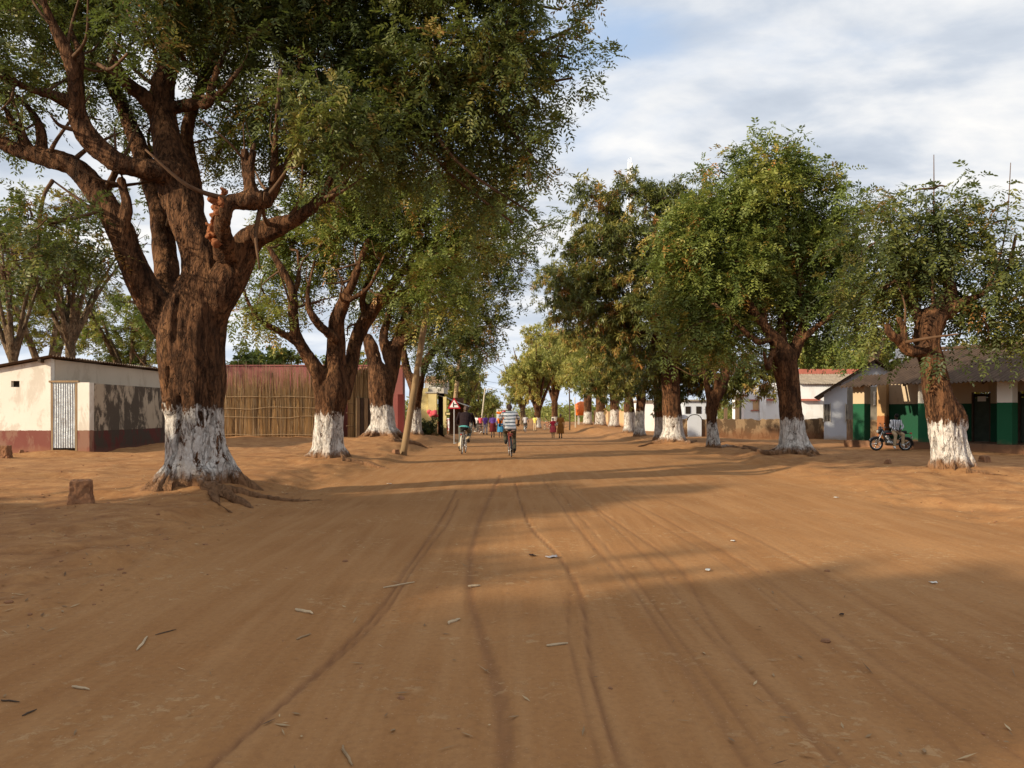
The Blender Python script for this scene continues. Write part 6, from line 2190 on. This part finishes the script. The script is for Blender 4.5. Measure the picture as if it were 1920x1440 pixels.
for k_ in range(26):
    z0, z1 = k_ * (H_ - 2) / 26, (k_ + 1) * (H_ - 2) / 26
    for q in range(3):
        a, b = q * 2.094 + .5, (q + 1) * 2.094 + .5
        r0, r1 = 1.1 - .68 * z0 / H_, 1.1 - .68 * z1 / H_
        lt.tube([(r0 * math.cos(a), r0 * math.sin(a), z0), (r1 * math.cos(b), r1 * math.sin(b), z1)], .05, 4)
lt.build('bracing', M['mast_white'], mt)['kind'] = 'stuff'
rd_ = MB()
rd_.tube([(.1, 0, H_), (.1, 0, H_ + 1.0)], .03, 5); rd_.tube([(-.3, 0, H_), (-.3, 0, H_ + .8)], .03, 5)
rd_.build('rod', M['steel'], mt)
bx = W(1691, 662, 45)
eb = empty('water_box', (bx.x, bx.y, bx.z - .35), 'small pale box with slanting pipe above the veranda ridge', 'box')
box('box', (0, 0, .32), (.52, .45, .55), M['white_plastic'], eb, None, .02)
mb = MB(); mb.tube([(-.15, -.05, .2), (-.75, -.05, -.15)], .05, 6); mb.build('pipe', M['white_plastic'], eb)
mb = MB(); mb.tube([(0, 0, .06), (0, 0, -1.6)], .05, 6); mb.build('stand', M['steel'], eb)

# ------------------------------------------------------------------ blocks, stones and litter
M['mudbrick'] = mat('mud_brick', (0.26, 0.125, 0.062), .95, .35, 7, .9)


def stone(name, label, px, py, size, m_, seed, rz=0.0, boxy=.85, cat='stone', group=None, sink=.12):
    b = hit(px, py)
    rng = np.random.default_rng(seed)
    mb = MB()
    mb.box((0, 0, size[2] * .5), size, taper=boxy)
    me = fuse(mb, name, max(.010, size[0] / 26), 3)
    V, Nn = getco(me), getno(me)
    k_ = 1.0 / size[0]
    setco(me, V + Nn * (size[0] * (.10 * fbm(V * k_ * 1.6, 3, seed) + .05 * fbm(V * k_ * 6, 3, seed + 2)))[:, None])
    o = obj(name, me, m_, None, b - Vector((0, 0, size[2] * sink)), (0, 0, rz))
    return tag(o, label, cat, group)


stone('mud_brick', 'worn upright mud block standing left of the huge tree', 152, 944, (.33, .30, .38), M['mudbrick'], 3, .35, .84, 'mud block', None, .05)
stone('mud_brick', 'reddish mud block at the left edge before the hut', 6, 858, (.36, .34, .40), M['mudbrick'], 5, .2, .92, 'mud block')
stone('stone', 'dark rounded stone right of the leaning trunk', 1846, 866, (.30, .26, .20), M['mudbrick'], 7, .3, .7)
stone('stone', 'small stone on the ground left of the leaning trunk', 1665, 868, (.20, .16, .10), M['mudbrick'], 8, .8, .6)
stone('stone', 'small reddish stone by the hut door', 40, 849, (.16, .14, .10), M['mudbrick'], 9, .8, .6)
stone('stone', 'stone lying before the leaning pole foot on the left bank', 742, 850, (.24, .2, .14), M['mudbrick'], 10, .8, .6)


def stick(label, a, b, r, m_, name='stick', flat=.5, cat='stick'):
    p0, p1 = hit(*a), hit(*b)
    mid = (p0 + p1) / 2
    mb = MB()
    n_ = 6
    rng = np.random.default_rng(int(a[0]))
    pts = [tuple(p0.lerp(p1, k_) - mid + Vector((rng.normal(0, r * .5), rng.normal(0, r * .5), r * flat + .004))) for k_ in np.linspace(0, 1, n_)]
    mb.tube(pts, [r * .7, r, r * 1.05, r, r * .9, r * .5], 6)
    o = mb.build(name, m_, None, mid)
    return tag(o, label, cat)


M['litter'] = mat_leaf('dry_litter', [(0.0, (0.10, 0.05, 0.025)), (0.6, (0.30, 0.19, 0.095)), (1.0, (0.50, 0.38, 0.22))], .05, (.3, .2, .1), .8)
M['straw'] = mat('straw', (0.50, 0.38, 0.24), .85, .25, 8, .3)
stick('pale splinter of wood lying left of the bicycle track', (552, 1145), (588, 1152), .012, M['straw'], 'splinter', cat='splinter')
stick('small pale wood chip on the road between the two tracks', (840, 1172), (862, 1163), .010, M['straw'], 'splinter', cat='splinter')
stick('short stick pointing at the bottom edge of the road', (644, 1404), (660, 1442), 0.0068, M['wood'])
stick('thin slanted straw on the left foreground', (257, 1220), (277, 1196), .008, M['straw'])
stick('thin pale straw lying flat at the far left foreground', (137, 1291), (166, 1296), .007, M['straw'])
stick('dark twig at the left edge of the foreground', (2, 1315), (36, 1320), 0.0043, M['wood_dark'])
stick('short dark twig in the lower left corner', (42, 1345), (68, 1334), 0.0043, M['wood_dark'])
stick('pale straw crossing the bicycle track', (718, 1104), (778, 1093), .006, M['straw'])
stick('straw lying across the middle track', (876, 1102), (901, 1100), .010, M['straw'])
stick('reddish straw low in the middle of the road', (1023, 1214), (1063, 1209), .008, M['straw'])
stick('thin twig left of the pale splinter', (555, 1202), (583, 1190), .006, M['wood'])
stick('thin dark twig in the shade at left', (292, 1192), (330, 1182), 0.0037, M['wood_dark'])


def scrap(label, px, py, w_, m_):
    b = hit(px, py)
    n_ = 6
    X, Y = np.meshgrid(np.linspace(-.5, .5, n_), np.linspace(-.5, .5, n_))
    P = np.stack([X.ravel() * w_, Y.ravel() * w_ * .7, 0 * X.ravel()], 1)
    P[:, 2] = .012 + .22 * w_ * np.abs(fbm(P / w_ * 2.2 + px, 2, int(px)))
    i, j = np.meshgrid(np.arange(n_ - 1), np.arange(n_ - 1), indexing='ij')
    q = np.stack([i * n_ + j, i * n_ + j + 1, (i + 1) * n_ + j + 1, (i + 1) * n_ + j], -1).reshape(-1, 4)
    o = obj('scrap', mesh_np('scrap', P, [q], True), m_, None, b, (0, 0, px))
    md = o.modifiers.new('t', 'SOLIDIFY'); md.thickness = .003
    tag(o, label, 'litter')


scrap('crumpled pink wrapper on the road', 1034, 1046, .11, M['cloth_grey'])
scrap('small black scrap left of the pink wrapper', 998, 1043, .07, M['cloth_black'])
scrap('small black scrap on the right side of the road', 1578, 1155, .04, M['cloth_black'])
scrap('white scrap of paper on the sunlit road at right', 1374, 1016, .06, M['paper'])
scrap('white scrap of paper near the road centre on the right', 1327, 1071, .06, M['paper'])
scrap('pale scrap far down the road at left of the bank', 730, 908, .10, M['paper'])
scrap('white scrap before the leaning trunk', 1568, 934, .08, M['paper'])
scrap('white scrap on the right foreground', 1750, 1095, .06, M['paper'])

# loose straw, leaves, crumbs of earth: nobody could count them
rng = np.random.default_rng(31)
n = 2600
dd = 3.2 * (11.0 ** rng.random(n))
xx = rng.uniform(-.66, .66, n) * dd
keep = rng.random(n) < np.where((xx < -3.2) | (xx > 6.5), 1.0, .16)
dd, xx = dd[keep], xx[keep]
ex_, ey_ = [xx], [dd]
for key_, m_ in (('L1', 520), ('L2', 260), ('R1', 300), ('R2', 200), ('L3', 160)):
    aa = rng.random(m_) * 2 * np.pi
    rr_ = .7 + 2.0 * rng.random(m_) ** 1.6
    ex_.append(FOOT[key_].x + rr_ * np.cos(aa)); ey_.append(FOOT[key_].y + rr_ * np.sin(aa))
yv = 4.5 + 16 * rng.random(700)
ex_.append(np.where(rng.random(700) < .6, -3.9 + rng.normal(0, .35, 700), 6.7 + rng.normal(0, .4, 700))); ey_.append(yv)
xx, dd = np.concatenate(ex_), np.concatenate(ey_)
zz_ = terrain(xx, dd, True)
n = len(dd)
a = rng.random(n) * np.pi
ln = rng.uniform(.012, .055, n)
wd2 = rng.uniform(.003, .009, n)
long_ = rng.random(n) < .12
ln[long_] *= 2.2
wd2[long_] *= .5
ux = np.stack([np.cos(a), np.sin(a), rng.normal(0, .15, n)], 1)
vx = np.stack([-np.sin(a), np.cos(a), rng.normal(0, .2, n)], 1)
C0 = np.stack([xx, dd, zz_ + .008 + .006 * rng.random(n)], 1)
V = np.stack([C0 - ux * ln[:, None], C0 + vx * wd2[:, None], C0 + ux * ln[:, None], C0 - vx * wd2[:, None]], 1).reshape(-1, 3)
lt_ = obj('leaf_litter', mesh_np('leaf_litter', V, [np.arange(len(V)).reshape(-1, 4)], False, np.clip(rng.normal(.5, .28, n), 0, 1)), M['litter'] if 'litter' in M else M['reed'])
tag(lt_, 'scattered dry leaves and straw bits on the ground', 'litter', kind='stuff')
# clods of earth
n = 700
dd = 3.5 * (9.0 ** rng.random(n))
xx = rng.uniform(-.66, .66, n) * dd
keep = rng.random(n) < np.where((xx < -3.4) | (xx > 6.3), 1.0, .12)
dd, xx = dd[keep], xx[keep]
zz_ = terrain(xx, dd, True)
mb = MB()
for x_, y_, z_ in zip(xx, dd, zz_):
    r = .006 + .024 * rng.random() ** 4
    mb.ball((x_, y_, z_ + r * .1), (r * (1 + .5 * rng.random()), r, r * .6), Matrix.Rotation(rng.random() * 3, 3, 'Z'), 6, 4)
cl_ = mb.build('earth_clods', M['mudbrick'], None)
tag(cl_, 'small clods of red earth strewn over the banks', 'clods', kind='stuff')

import sys
sys.stderr.write('NTRI %s\n' % NTRI)
